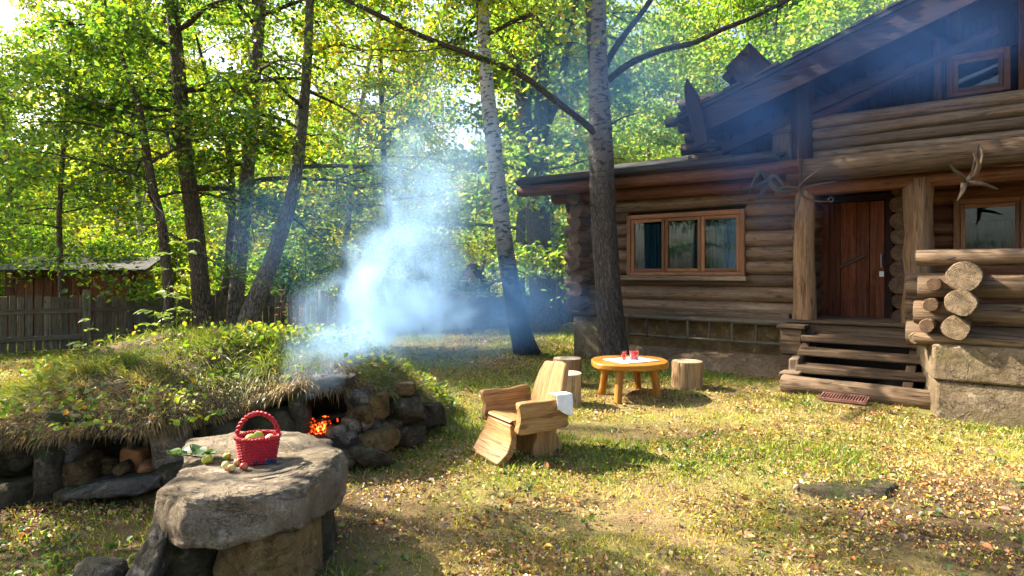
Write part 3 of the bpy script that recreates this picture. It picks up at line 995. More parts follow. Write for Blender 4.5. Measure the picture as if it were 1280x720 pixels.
mb = MB(115)
tt = 2.25
while tt < 9.0:
    w_ = rng0.uniform(.10, .2)
    b = len(mb.v)
    z0_ = vz(tt) + 0.068
    s0_, th_ = 0.62 + rng0.uniform(-.02, .07), rng0.uniform(.02, .05)
    for ss in (s0_, 0.2):
        mb.v += [L(tt, ss, z0_), L(tt + w_, ss, z0_ + w_ * .333), L(tt + w_, ss, z0_ + w_ * .333 + th_), L(tt, ss, z0_ + th_)]
    for f in ((0, 1, 2, 3), (7, 6, 5, 4), (0, 4, 5, 1), (1, 5, 6, 2), (2, 6, 7, 3), (3, 7, 4, 0)):
        mb.face([b + i for i in f], [(mb.v[b + i].y, mb.v[b + i].x) for i in f])
    tt += w_ + 0.006
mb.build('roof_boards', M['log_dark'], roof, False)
# veranda: concrete base, crossing rail logs
mb = MB(110)
pl = [(5.70, 1.9), (9.2, 1.9), (9.2, -0.9), (5.36, -0.9), (5.36, 0.2)]
Mz = Matrix(((1, 0, 0, 0), (0, -1, 0, 0), (0, 0, 1, 0), (0, 0, 0, 1)))
mb.prism(pl, 0.5, Matrix.Translation((0, 0, 0.15)) @ Mz)
pl2 = [(5.67, 1.925), (9.2, 1.925), (9.2, -0.9), (5.33, -0.9), (5.33, 0.2)]
mb.prism(pl2, 0.385, Matrix.Translation((0, 0, 0.5975)) @ Mz)
mb.build('foundation', M['concrete'], house, True, 0.03)
mb = MB(111)
mb.box(L(5.50, 1.72, 0.80), L(9.2, -1.0, 0.86))
mb.build('veranda_floor', M['tread'], house, False)
rail = MB(112)
rail.log(L(5.50, 1.66, 1.70), L(9.2, 1.66, 1.72), 0.085, 12, 14, 0.1, 0.02)
railing = rail.build('railing', [M['log_old'], M['end']], house)
for i, z0_ in enumerate((0.97, 1.24, 1.51)):
    mb = MB(120 + i)
    mb.log(L(5.90 + (-0.02, 0.03, 0.05)[i], (2.02, 2.2, 2.12)[i], z0_), L(5.9, -0.4, z0_), (0.125, 0.135, 0.15)[i], 8, 20, 0.16, 0.01)
    mb.build('log', [M['log_old'], M['end']], railing)
for i, z0_ in enumerate((0.86, 1.11, 1.385)):
    mb = MB(130 + i)
    mb.log(L(5.42 + 0.05 * i, 1.66, z0_), L(9.2, 1.66, z0_), 0.125, 12, 18, 0.07, 0.015)
    mb.build('log', [M['log_old'], M['end']], railing)
for i, z0_ in enumerate((0.98, 1.2, 1.42)):
    mb = MB(145 + i)
    mb.log(L(5.62 + .03 * i, 1.98 - .05 * i, z0_), L(5.66, 0.3, z0_), 0.07, 5, 14, 0.1, 0.0)
    mb.build('log', [M['log_old'], M['end_dark']], railing)
for i, z0_ in enumerate((1.0, 1.24, 1.46)):
    mb = MB(140 + i)
    mb.log(L(5.28, 0.62, z0_), L(5.9, 0.62, z0_), 0.075, 4, 14, 0.07, 0.0)
    mb.log(L(5.34, 1.12, z0_ - 0.1), L(5.9, 1.12, z0_ - 0.1), 0.085, 4, 14, 0.07, 0.0)
    mb.build('log', [M['log_old'], M['end']], railing)
mb = MB(150)
mb.log(L(5.48, 1.86, 0.835), L(9.2, 1.86, 0.835), 0.055, 10, 12, 0.15, 0.015)
mb.log(L(5.5, 1.9, 0.82), L(5.38, 0.1, 0.82), 0.055, 6, 12, 0.15, 0.015)
mb.build('sill_log', [M['log_old'], M['end']], house)

# stairs
stairs = empty('stairs', (0, 0, 0))
stairs.parent = house
for i, (s0, z0_, ta, tb) in enumerate(((0.34, 0.67, 4.02, 5.42), (0.62, 0.50, 4.04, 5.50), (0.92, 0.32, 4.08, 5.56))):
    mb = MB(160 + i)
    mb.box(L(ta, s0 + 0.16, z0_ - 0.095), L(tb, s0 - 0.14, z0_), jit=0.016)
    mb.build('tread', M['tread'], stairs, True, 0.018)
mb = MB(165)
mb.log(L(4.0, 1.33, 0.10), L(5.70, 1.36, 0.09), 0.12, 8, 14, 0.1, 0.015)
mb.build('tread', [M['log_old'], M['end']], stairs)
for tt in (4.0, 5.3):
    mb = MB(166)
    b = len(mb.v)
    for q in (tt, tt + 0.11):
        mb.v += [L(q, 0.1, 0.0), L(q, 1.2, 0.0), L(q, 1.2, 0.16), L(q, 0.1, 0.72)]
    for f in ((0, 1, 2, 3), (7, 6, 5, 4), (0, 4, 5, 1), (1, 5, 6, 2), (2, 6, 7, 3), (3, 7, 4, 0)):
        mb.face([b + k for k in f], [(mb.v[b + k].y, mb.v[b + k].z) for k in f])
    mb.build('stringer', M['tread'], stairs, False, 0.01)
mb = MB(167)
mb.box(L(3.98, 1.0, 0.02), L(4.10, 0.76, 0.40), jit=0.015)
mb.box(L(3.92, 1.24, 0.205), L(4.18, 1.02, 0.25), jit=0.01)
mb.build('step_block', [M['sill']], stairs, True, 0.02)
mb = MB(168)
for z0_ in (0.02, 0.2, 0.39, 0.57):
    mb.box(L(3.72, 0.46, z0_), L(4.0, 0.2, z0_ + 0.175), jit=0.01)
mb.box(L(3.68, 0.50, 0.75), L(4.06, 0.16, 0.803), jit=0.006)
mb.build('newel', M['tread'], stairs, False, 0.012)
mb = MB(169)
mb.box(L(3.95, -0.05, 0.0), L(5.4, -0.1, 0.66))  # near black sheet stands in for the shade behind the open treads
mb.build('under_stair_dark', M['dark_inside'], stairs, False)

# roots hung on the beam
def root_piece(name, d, px_paths, label, thick=0.03, mt='root'):
    o = empty(name, P(*px_paths[0][0][:2], d), 0, label, 'root ornament')
    org = o.location.copy()
    mb = MB(len(name))
    for path in px_paths:
        pts = [P(q[0], q[1], d + q[2]) - org for q in path]
        pts = [pts[0]] + [q + mnoise.noise_vector(q * 9 + org) * .03 for q in pts[1:]]
        n = len(pts)
        fine = [cat(pts, k / (n * 3)) for k in range(n * 3 + 1)]
        mb.tube(fine, [thick * (1.0 - 0.7 * k / (n * 3)) for k in range(n * 3 + 1)], 9, True, 0, 0, 0.6)
    ob = mb.build('root', M[mt], o)
    return o


root_piece('driftwood_root', 8.45, [[(1000, 236, 0.1), (1001, 222, 0), (999, 206, -0.05), (997, 186, -0.02)], [(999, 234, 0.05), (1010, 222, -0.1), (1028, 210, -0.15)],
                                  [(1000, 236, 0.05), (999, 250, -0.1), (995, 266, -0.1)], [(1000, 236, 0.05), (1003, 246, -0.1), (1020, 250, -0.2), (1038, 251, -0.2)],
                                  [(999, 235, 0), (985, 232, -0.1), (972, 236, -0.12)], [(1001, 238, 0), (1012, 232, -0.12), (1045, 226, -0.2)]],
           'pale forked dry root tied in front of the porch post top, left of the door', 0.02)
root_piece('driftwood_root', 7.3, [[(1207, 228, 0.15), (1214, 220, 0), (1219, 200, -0.05), (1224, 180, 0)], [(1209, 226, 0.05), (1222, 214, -0.05), (1228, 196, -0.1), (1226, 184, -0.05)],
                                 [(1206, 228, 0.05), (1199, 218, -0.1), (1192, 212, -0.12), (1188, 206, -0.12)], [(1206, 229, 0), (1203, 240, -0.1), (1195, 253, -0.12)],
                                 [(1209, 229, 0.05), (1226, 230, -0.1), (1245, 238, -0.1)], [(1216, 222, 0), (1222, 206, -0.1), (1219, 192, -0.15)]],
           'antler shaped brown root hung on the porch beam above the right window', 0.03)
root_piece('driftwood_root', 8.75, [[(958, 228, 0.05), (950, 216, 0), (940, 232, 0), (938, 242, 0)], [(958, 228, 0), (968, 220, -0.05), (978, 232, -0.05), (984, 243, 0)],
                                 [(957, 230, 0), (952, 242, -0.05), (946, 250, 0)], [(958, 228, 0), (942, 234, -0.05), (926, 236, -0.08)], [(958, 226, 0), (975, 240, -0.05), (990, 240, 0)]],
           'grey tangled stump root hung under the eave beside the porch post', 0.045, 'root_grey')

# ladder hung along the foot of the wall
lad = empty('ladder', hw(2.4, 0.1, 0.62), HOUSE_RZ, 'long grey wooden ladder hung sideways along the foot of the log wall', 'ladder')
for z0_, e in ((0.17, 0.0), (-0.14, 0.01)):
    mb = MB(170)
    mb.log((-1.75, -0.01 + e, z0_), (1.42, -0.01 - e, z0_ - 0.0), 0.04 if z0_ > 0 else 0.024, 8, 10, 0.1, 0.01)
    mb.build('rail', M['ladder'], lad)
for k in range(8):
    xx = -1.28 + k * 0.36
    mb = MB(180 + k)
    mb.log((xx, -0.02, 0.19), (xx + 0.01, -0.02, -0.17), 0.019, 3, 8, 0.1, 0.0)
    mb.build('rung', M['ladder'], lad)

# foot grate before the steps
g = empty('foot_grate', hw(4.77, 1.64, 0.02), HOUSE_RZ + 0.02, 'flat rusty iron foot grate lying in the grass before the steps', 'foot grate')
g.location.z = Hs(g.location.x, g.location.y) + 0.035
g.rotation_euler.x = R(5)
mb = MB(190)
for a, b in (((-0.25, -0.14, 0), (0.25, -0.125, 0.03)), ((-0.25, 0.125, 0), (0.25, 0.14, 0.03)), ((-0.25, -0.125, 0), (-0.235, 0.125, 0.03)), ((0.235, -0.125, 0), (0.25, 0.125, 0.03))):
    mb.box(a, b)
mb.build('frame', M['iron'], g, False)
mb = MB(191)
for k in range(15):
    xx = -0.215 + k * 0.0305
    mb.box((xx, -0.124, 0.004), (xx + 0.009, 0.124, 0.027))
mb.build('grating', M['iron'], g, False)

# ------------------------------------------------------------------ chair
def wavy(outline, sub, amp, seed):
    pts = [Vector((x, y, 0)) for x, y in outline]
    res = []
    n = len(pts)
    for i in range(n):
        p0, p1, p2, p3 = pts[i - 1], pts[i], pts[(i + 1) % n], pts[(i + 2) % n]
        for k in range(sub):
            f = k / sub
            q = 0.5 * ((2 * p1) + (p2 - p0) * f + (2 * p0 - 5 * p1 + 4 * p2 - p3) * f * f + (3 * p1 - p0 - 3 * p2 + p3) * f ** 3)
            nn = mnoise.noise_vector(q * 9 + Vector((seed, 0, 0)))
            res.append((q.x + nn.x * amp, q.y + nn.y * amp))
    return res


chair_pos = Vector((0.10, 5.40, 0))
CHS = 0.90
chair = empty('plank_armchair', (chair_pos.x, chair_pos.y, Hs(0.1, 5.4)), math.atan2(-0.50, -0.866), 'rustic varnished armchair of thick wavy planks standing in the sunny grass', 'chair')
chair.scale = (CHS, CHS, CHS)
mb = MB(200)
prof = [(-0.24, 0.375), (0.0, 0.362), (0.20, 0.385), (0.265, 0.375), (0.275, 0.30), (0.30, 0.20), (0.36, 0.10), (0.43, 0.03)]
prof = [cat([Vector((x, 0, z)) for x, z in prof], k / 28) for k in range(29)]
W = lambda k: 0.225 + 0.03 * math.sin(k * 0.35) + 0.04 * (k / 28)
# split the cascade: seat plank (0..13) and front panel (13..28)
def swept(mb, ks, th):
    b = len(mb.v)
    n = len(ks)
    L_ = 0
    for i, k in enumerate(ks):
        p = prof[k]
        q0, q1 = prof[max(k - 1, 0)], prof[min(k + 1, 28)]
        tn = (q1 - q0).normalized()
        nn = Vector((-tn.z, 0, tn.x))
        if i:
            L_ += (p - prof[ks[i - 1]]).length
        w1 = W(k) + 0.012 * mnoise.noise(Vector((k * 0.5, 3, 1)))
        w2 = W(k) + 0.012 * mnoise.noise(Vector((k * 0.5, 9, 4)))
        for (y, o) in ((-w1, 0), (-w1 * 0.33, 0), (w2 * 0.33, 0), (w2, 0), (w2 - 0.01, -th), (-w1 + 0.01, -th)):
            mb.v.append(p + nn * o + Vector((0, y, 0)))
        mb_uv = L_
    for i in range(n - 1):
        for k in range(6):
            k2 = (k + 1) % 6
            A, B = b + i * 6 + k, b + i * 6 + k2
            C, D = B + 6, A + 6
            u = [(mb.v[j].y, (mb.v[j].x - mb.v[j].z) * 0.9) for j in (A, B, C, D)]
            mb.face([A, B, C, D], u)
    for i, r in ((0, 1), (n - 1, 0)):
        idx = [b + i * 6 + k for k in range(6)]
        if r:
            idx = idx[::-1]
        mb.face(idx, [(mb.v[j].y, mb.v[j].z) for j in idx])


swept(mb, list(range(0, 14)), 0.055)
mb.build('seat', M['chair'], chair, True, 0.012)
mb = MB(201)
swept(mb, list(range(14, 29)), 0.07)
mb.build('front_panel', M['chair'], chair, True, 0.012)
for sy in (-1, 1):
    mb = MB(202 + sy)
    o = wavy([(-0.24, 0.30), (0.05, 0.29), (0.25, 0.285), (0.262, 0.36), (0.242, 0.44), (0.275, 0.545), (0.225, 0.57), (0.0, 0.562), (-0.22, 0.575), (-0.27, 0.5), (-0.255, 0.38)], 4, 0.009, sy * 7.0)
    Mx = Matrix.Translation((0, sy * 0.285, 0)) @ Matrix.Rotation(R(sy * -6), 4, 'X') @ Matrix.Rotation(R(90), 4, 'X')
    mb.prism(o, 0.075, Mx)
    mb.build('armrest', M['chair'], chair, True, 0.01)
mb = MB(204)
o = wavy([(-0.23, 0.0), (0.23, 0.0), (0.25, 0.18), (0.225, 0.34), (0.20, 0.47), (0.13, 0.515), (-0.03, 0.50), (-0.15, 0.49), (-0.20, 0.42), (-0.235, 0.3), (-0.22, 0.14)], 4, 0.012, 2.0)
Mx = Matrix.Translation((-0.205, 0, 0.36)) @ Matrix.Rotation(R(-19), 4, 'Y') @ Matrix(((0, 0, 1, 0), (1, 0, 0, 0), (0, 1, 0, 0), (0, 0, 0, 1)))
mb.prism(o, 0.06, Mx, 0, 1)
mb.build('backrest', M['chair'], chair, True, 0.018)
mb = MB(205)
o = wavy([(-0.30, -0.01), (-0.03, -0.01), (0.0, 0.10), (-0.035, 0.2), (0.0, 0.33), (-0.24, 0.33), (-0.26, 0.2), (-0.31, 0.1)], 4, 0.006, 5.0)
mb.prism(o, 0.34, Matrix.Rotation(R(90), 4, 'X'), 0, 1)
mb.build('leg', M['chair'], chair, True, 0.02)

# white napkin on the arm
def cloth(name, pts_fn, nu, nv, m_, label, cat_, th=0.004):
    me = bpy.data.meshes.new(name)
    V = [tuple(pts_fn(i / nu, j / nv)) for i in range(nu + 1) for j in range(nv + 1)]
    Fs = [(i * (nv + 1) + j, (i + 1) * (nv + 1) + j, (i + 1) * (nv + 1) + j + 1, i * (nv + 1) + j + 1) for i in range(nu) for j in range(nv)]
    me.from_pydata(V, [], Fs)
    me.materials.append(m_)
    me.polygons.foreach_set('use_smooth', [True] * len(Fs))
    o = bpy.data.objects.new(name, me)
    COL.objects.link(o)
    so = o.modifiers.new('thick', 'SOLIDIFY')
    so.thickness = th
    so.offset = 1
    return tag(o, label, cat_)


cm = Matrix.Translation(chair.location) @ Matrix.Rotation(chair.rotation_euler.z, 4, 'Z') @ Matrix.Scale(CHS, 4)


def nap(u, v):
    # draped over the near arm, hanging on its outer side with an uneven hem
    x = -0.27 + 0.17 * v + 0.015 * u * math.sin(v * 3)
    s_ = u * (0.27 + 0.03 * math.sin(v * 4 + 1))
    if s_ < 0.11:
        y, z = 0.292 + s_, 0.606 + 0.002 * math.sin(v * 9)
    else:
        y, z = 0.402 + (0.004 + 0.012 * math.sin(v * 8 + 0.5)) * min(1, (s_ - 0.11) * 12), 0.606 - (s_ - 0.11)
    return cm @ Vector((x, y, z))


cloth('napkin', nap, 24, 18, M['white'], 'white folded napkin draped over the near arm of the plank armchair', 'napkin')

# ------------------------------------------------------------------ table, stumps, drinks
TC = Vector((1.47, 8.05, 0))
tz = Hs(TC.x, TC.y)
TTOP = 0.445
table = empty('wooden_table', (TC.x, TC.y, tz), 0.0, 'low oval orange varnished table on four splayed legs', 'table')
mb = MB(210)
o = wavy([(-0.47, -0.12), (-0.40, -0.36), (-0.10, -0.47), (0.22, -0.44), (0.45, -0.22), (0.48, 0.12), (0.36, 0.38), (0.05, 0.47), (-0.25, 0.43), (-0.44, 0.2)], 5, 0.01, 1.0)
mb.prism(o, 0.075, Matrix.Translation((0, 0, TTOP - 0.0375)))
mb.build('tabletop', M['table'], table, True, 0.018)
for i, (lx, ly) in enumerate(((1.14, 8.15), (1.26, 7.62), (1.66, 8.42), (1.82, 7.98))):
    mb = MB(211 + i)
    a = Vector((lx - TC.x, ly - TC.y, -0.01))
    bt = a * 0.82
    bt.z = TTOP - 0.07
    mb.tube([a, a.lerp(bt, 0.4), a.lerp(bt, 0.8), bt], [0.048, 0.046, 0.052, 0.06], 12, True, 0, 0, 0.08)
    mb.build('leg', M['table'], table)
zt = tz + TTOP


def tcl(u, v):
    a, b = (u - 0.5) * 0.56, (v - 0.5) * 0.44
    c_, s_ = math.cos(0.5), math.sin(0.5)
    w_ = 0.0025 * math.sin(a * 30 + b * 11) * math.sin(b * 23)
    return Vector((TC.x + 0.02 + a * c_ - b * s_, TC.y - 0.06 + a * s_ + b * c_, zt + 0.004 + abs(w_)))


m, t = mat('patterned_cloth')
ob = t.coord('Object')
ck = t.n('ShaderNodeTexWave', {'Vector': ob, 'Scale': 9.0, 'Distortion': 4.0}).outputs['Fac']
t.pbr(t.mix(t.mapr(ck, 0.75, 0.85, 0, 0.5), (0.80, 0.80, 0.82), (0.42, 0.48, 0.66)), 0.9, None, 0.2)
cloth('table_cloth', tcl, 20, 16, m, 'small white and pale blue cloth spread on the oval table', 'cloth', 0.003)


def lathe(mb, prof, seg=20, mi=0):
    b = len(mb.v)
    for r, z in prof:
        for k in range(seg):
            a = 2 * PI * k / seg
            mb.v.append(Vector((r * math.cos(a), r * math.sin(a), z)))
    for i in range(len(prof) - 1):
        for k in range(seg):
            k2 = (k + 1) % seg
            mb.face([b + i * seg + k, b + i * seg + k2, b + (i + 1) * seg + k2, b + (i + 1) * seg + k], [(0, 0)] * 4, mi)


def drink(name, loc, r, h, fill, label, cat_, handle=False):
    o = empty(name, loc, 0, label, cat_)
    mb = MB()
    lathe(mb, [(0.001, 0.0), (r * 0.82, 0.0), (r * 0.9, h * 0.3), (r, h), (r - 0.004, h), (r * 0.9 - 0.004, h * 0.3), (r * 0.8 - 0.004, 0.008), (0.001, 0.008)])
    mb.build('glass_body', M['cup'], o)
    mb = MB()
    lathe(mb, [(0.001, 0.009), (r * 0.8 - 0.006, 0.009), (r * 0.9 - 0.006, h * 0.3), (r * (0.9 + 0.1 * fill) - 0.007, h * fill), (0.001, h * fill)])
    mb.build('juice', M['juice'], o)
    if handle:
        mb = MB()
        mb.tube([(r * 0.92, 0, h * 0.25), (r + 0.035, 0, h * 0.35), (r + 0.04, 0, h * 0.75), (r * 0.97, 0, h * 0.9)], 0.007, 8)
        mb.build('handle', M['cup'], o)
    return o


drink('glass_jug', (TC.x + 0.06, TC.y - 0.02, zt + 0.009), 0.07, 0.175, 0.58, 'clear glass jug half full of red juice on the oval table', 'jug', True)
drink('juice_glass', (TC.x - 0.09, TC.y - 0.16, zt + 0.009), 0.036, 0.105, 0.75, 'small glass of red juice nearest the table edge, left of the jug', 'glass')
drink('juice_glass', (TC.x - 0.05, TC.y + 0.06, zt + 0.009), 0.036, 0.105, 0.78, 'small glass of red juice behind, between the other glass and the jug', 'glass')


def stump(x, y, r, h, label, seed):
    o = empty('log_stool', (x, y, Hs(x, y) - 0.01), seed, label, 'stool', 'sawn log stools around the table')
    mb = MB(seed)
    mb.tube([(0, 0, 0), (0, 0, h * 0.3), (0.004, 0, h * 0.7), (0, 0, h - 0.008), (0, 0, h)], [r * 1.03, r, r * 0.99, r, r * 0.97], 26, True, 0, 1, 0.06)
    mb.build('block', [M['stump'], M['end_pale']], o)
    return o


stump(2.32, 8.47, 0.205, 0.36, 'round sawn log stool standing alone right of the oval table', 301)
stump(0.60, 7.52, 0.215, 0.385, 'round sawn log stool right behind the plank armchair', 302)
stump(0.76, 8.75, 0.195, 0.39, 'farther sawn log stool left of the oval table, nearest the birch', 303)


# ------------------------------------------------------------------ stones
def rock(name, loc, dims, seed, mt, parent=None, rz=0.0, boxy=0.45, rough=0.12, sub=4, outline=None, tilt=(0, 0), chips=7):
    bm = bmesh.new()
    bmesh.ops.create_icosphere(bm, subdivisions=sub, radius=1.0)
    off = Vector((seed * 3.7, seed * 1.3, seed * 7.1))
    e = boxy
    A = max(dims)
    for v in bm.verts:
        d = v.co.normalized()
        zz = math.copysign(abs(d.z) ** e, d.z)
        hh = math.sqrt(max(0, 1 - d.z * d.z)) ** e
        ang = math.atan2(d.y, d.x)
        if outline:
            rr = outline(ang)
            p = Vector((math.cos(ang) * rr * hh, math.sin(ang) * rr * hh, zz * dims[2] / 2))
        else:
            c_, s_ = math.cos(ang), math.sin(ang)
            k = (abs(c_) ** (2 / e) + abs(s_) ** (2 / e)) ** (-e / 2)
            p = Vector((c_ * k * hh * dims[0] / 2, s_ * k * hh * dims[1] / 2, zz * dims[2] / 2))
        v.co = p
    rc = random.Random(int(seed * 13 + 5))
    for _ in range(chips):
        nv_ = Vector((rc.gauss(0, 1), rc.gauss(0, 1), rc.gauss(0, .7)))
        nv_ = Vector((nv_.x / dims[0], nv_.y / dims[1], nv_.z / dims[2])).normalized()
        sup = max(v.co.dot(nv_) for v in bm.verts)
        cut = sup * rc.uniform(.66, .9)
        for v in bm.verts:
            e_ = v.co.dot(nv_) - cut
            if e_ > 0:
                v.co -= nv_ * e_ * 0.92
    for v in bm.verts:
        p = v.co.copy()
        d = (p / A).normalized()
        q = p / A * 2.2 + off
        disp = mnoise.fractal(q, 0.9, 2.1, 5) * rough * A * 0.55
        ridge = abs(mnoise.noise(q * 1.6)) * rough * A * 0.3
        fine_ = mnoise.fractal(q * 4.5, 0.7, 2.1, 5) * rough * A * 0.13
        v.co = p + d * (disp - ridge + fine_)
    me = bpy.data.meshes.new(name)
    bm.to_mesh(me)
    bm.free()
    me.materials.append(mt)
    me.polygons.foreach_set('use_smooth', [True] * len(me.polygons))
    o = bpy.data.objects.new(name, me)
    COL.objects.link(o)
    o.location = loc
    o.rotation_euler = (tilt[0], tilt[1], rz)
    o.parent = parent
    return o


def prock(name, px, py, d, wpx, hpx, dep, seed, mt, parent=None, org=None, **kw):
    """a stone seen at (px, py) with the given size on the photograph, dep metres deep"""
    c = P(px, py, d + dep / 2)
    if org is not None:
        c = c - org
    return rock(name, c, (wpx / F * d, dep, hpx / F * d), seed, mt, parent, **kw)


# slab table
SL = [(-1.97, 3.90), (-1.80, 4.22), (-1.42, 4.24), (-1.10, 3.98), (-0.98, 3.72), (-0.93, 3.35), (-0.98, 3.02), (-1.18, 2.88), (-1.45, 2.84), (-1.66, 2.98), (-1.73, 3.3)]
sc_ = Vector((-1.42, 3.52, 0))


def sl_out(ang):
    dx, dy = math.cos(ang), math.sin(ang)
    best = 0.3
    for i in range(len(SL)):
        ax, ay = SL[i][0] - sc_.x, SL[i][1] - sc_.y
        bx, by = SL[(i + 1) % len(SL)][0] - sc_.x, SL[(i + 1) % len(SL)][1] - sc_.y
        ex, ey = bx - ax, by - ay
        den = dx * ey - dy * ex
        if abs(den) < 1e-9:
            continue
        tt_ = (ax * ey - ay * ex) / den
        uu = (ax * dy - ay * dx) / den
        if tt_ > 0 and -1e-6 <= uu <= 1 + 1e-6:
            best = tt_
    return best


st = empty('stone_table', (sc_.x, sc_.y, 0), 0, 'big flat weathered boulder slab propped on stones as a table', 'stone table')
SLT = 0.545
slab_o = rock('slab', (0, 0, SLT - 0.125), (1.0, 1.0, 0.25), 11, M['rock'], st, 0, 0.22, 0.13, 6, sl_out, (R(-1.0), 0), 0)
rock('support_stone', (-0.14, -0.33, 0.13), (0.25, 0.42, 0.40), 21, M['rock_mossy'], st, 0.08, 0.16, 0.06, 5, None, (0, 0.03), 2)
rock('support_stone', (0.215, -0.33, 0.15), (0.40, 0.42, 0.34), 22, M['rock_block'], st, -0.05, 0.14, 0.05, 5, None, (0, -0.03), 2)
rock('support_stone', (0.20, 0.10, 0.10), (0.42, 0.5, 0.45), 23, M['rock_mossy'], st, 0.15, 0.25, 0.1, 4, None, (0, 0), 4)
rock('support_stone', (-0.26, 0.25, 0.12), (0.4, 0.7, 0.45), 24, M['rock_mossy'], st, 0, 0.25, 0.1, 4, None, (0, 0), 4)
rock('support_stone', (0.05, -0.36, -0.06), (0.8, 0.46, 0.2), 25, M['rock_grey'], st, 0.03, 0.2, 0.07, 4, None, (0, 0), 4)

LB = rock('boulder', (-1.72, 2.98, 0.12), (0.15, 0.36, 0.60), 31, M['rock_grey'], None, 0.3, 0.35, 0.14, 5, None, (0, R(26)))
tag(LB, 'pale leaning pointed stone against the left side of the slab table', 'stone', 'loose stones by the slab table')
LB = rock('boulder', (-1.92, 2.92, 0.07), (0.27, 0.34, 0.27), 32, M['rock_grey'], None, 0.2, 0.45, 0.14, 5)
tag(LB, 'dark grey rounded boulder at the foot of the slab table, lower left', 'stone', 'loose stones by the slab table')
LB = rock('boulder', (2.42, 4.55, -0.03), (0.75, 0.5, 0.17), 33, M['rock_mossy'], None, 0.2, 0.55, 0.12, 5)
tag(LB, 'low flat dark stone sunk in the leaf strewn lawn', 'stone')

# stone oven: dry stones carrying the mound, hearth with a fire
OV = Vector((-1.45, 5.0, 0))
oven = empty('stone_oven', OV, 0, 'dry stone garden oven with dark niches built into the grassy mound', 'oven')
stones = [  # px, py, d, w, h, depth, material, boxy
    (63, 588, 4.25, 36, 95, 0.32, 'rock_mossy', .55), (20, 622, 4.2, 95, 50, 0.4, 'rock_mossy', .4), (24, 566, 4.45, 80, 34, 0.4, 'rock_mossy', .5),
    (-60, 600, 4.2, 90, 110, 0.4, 'rock_mossy', .45), (96, 552, 4.4, 32, 44, 0.3, 'rock_grey', .4), (100, 588, 4.35, 36, 36, 0.3, 'rock_ochre', .35),
    (104, 622, 4.25, 50, 40, 0.35, 'rock_mossy', .4), (150, 606, 4.2, 122, 19, 0.5, 'rock_grey', .3), (140, 630, 4.3, 80, 30, 0.3, 'rock_mossy', .35),
    (196, 630, 4.3, 56, 34, 0.3, 'rock_ochre', .35), (216, 556, 4.45, 40, 50, 0.35, 'rock', .4), (222, 600, 4.4, 50, 50, 0.35, 'rock_mossy', .4),
    (150, 527, 4.5, 140, 16, 0.4, 'rock_mossy', .3), (270, 560, 4.75, 80, 70, 0.35, 'rock_mossy', .4), (340, 545, 4.9, 80, 70, 0.35, 'rock_mossy', .4),
    (374, 512, 4.95, 26, 66, 0.35, 'rock_mossy', .4),
    (452, 494, 5.1, 30, 26, 0.35, 'rock_grey', .35), (452, 516, 5.05, 34, 24, 0.35, 'rock_ochre', .3), (470, 506, 5.15, 24, 34, 0.3, 'rock_ochre', .35),
    (446, 531, 5.05, 40, 22, 0.35, 'rock', .35), (468, 529, 5.15, 28, 22, 0.3, 'rock_mossy', .4), (474, 546, 5.0, 46, 24, 0.35, 'rock_ochre', .3),
    (432, 545, 4.95, 34, 16, 0.3, 'rock_grey', .4), (420, 540, 5.0, 26, 22, 0.3, 'rock', .45), (464, 567, 4.95, 54, 26, 0.4, 'rock_mossy', .35), (432, 566, 4.9, 36, 26, 0.35, 'rock_mossy', .4),
    (504, 512, 5.45, 54, 36, 0.4, 'rock_mossy', .35), (492, 484, 5.5, 54, 16, 0.4, 'rock_ochre', .3), (484, 530, 5.4, 40, 24, 0.35, 'rock_mossy', .35), (512, 540, 5.5, 40, 26, 0.35, 'rock_mossy', .4),
    (406, 474, 5.05, 84, 18, 0.45, 'rock_grey', .35), (536, 520, 5.9, 34, 34, 0.35, 'rock_mossy', .45),
]
for i, (px, py, d, w_, h_, dep, mt, bx) in enumerate(stones):
    prock('stone', px, py, d, w_ * 1.06, h_ * 1.08, dep, 50 + i, M[mt], oven, OV, boxy=bx, rough=0.13, sub=4, rz=random.Random(i).uniform(-.3, .3), tilt=(random.Random(i + 90).uniform(-.12, .12), random.Random(i + 50).uniform(-.14, .14)), chips=9)
mb = MB(250)      # blackened hearth hollow behind the opening
nA, nB = 14, 8
b = 0
for j in range(nB):
    f = j / (nB - 1)
    for i in range(nA):
        a = PI * i / (nA - 1)
        r = 0.30 * math.cos(f * PI / 2 * 0.98) + 0.002
        c0 = P(408, 546, 5.02 + 0.75 * f) - OV
        mb.v.append(Vector((c0.x + math.cos(a) * r, c0.y, 0.18 + math.sin(a) * r * 1.55)))
for j in range(nB - 1):
    for i in range(nA - 1):
        mb.face([j * nA + i, j * nA + i + 1, (j + 1) * nA + i + 1, (j + 1) * nA + i], [(0, 0)] * 4)
mb.box((P(370, 540, 5.0) - OV).to_tuple()[0:1] + (0.0, 0.05), ((P(448, 540, 5.0) - OV).x, 0.8, 0.25))
mb.build('hearth', M['soot'], oven)

rr = random.Random(3)
for i, (px, py, d, w_, h_, seed) in enumerate(((136, 580, 4.6, 26, 22, 1), (170, 573, 4.62, 30, 30, 2), (154, 585, 4.5, 20, 14, 3), (188, 584, 4.52, 20, 14, 4))):
    o = prock('brick', px, py, d, w_, h_, 0.16, 400 + seed, M['brick' if i in (1, 3) else 'rock_ochre'], None, None, boxy=0.25, rough=0.07, rz=rr.uniform(-.6, .6), tilt=(0, rr.uniform(-.5, .5)))
    tag(o, ('dull brown broken brick at the left end of the oven niche', 'bright orange tilted brick in the oven niche', 'small pale broken brick lying in front in the oven niche',
            'small orange broken brick at the right end of the oven niche')[i], 'brick', 'broken bricks in the oven niche')

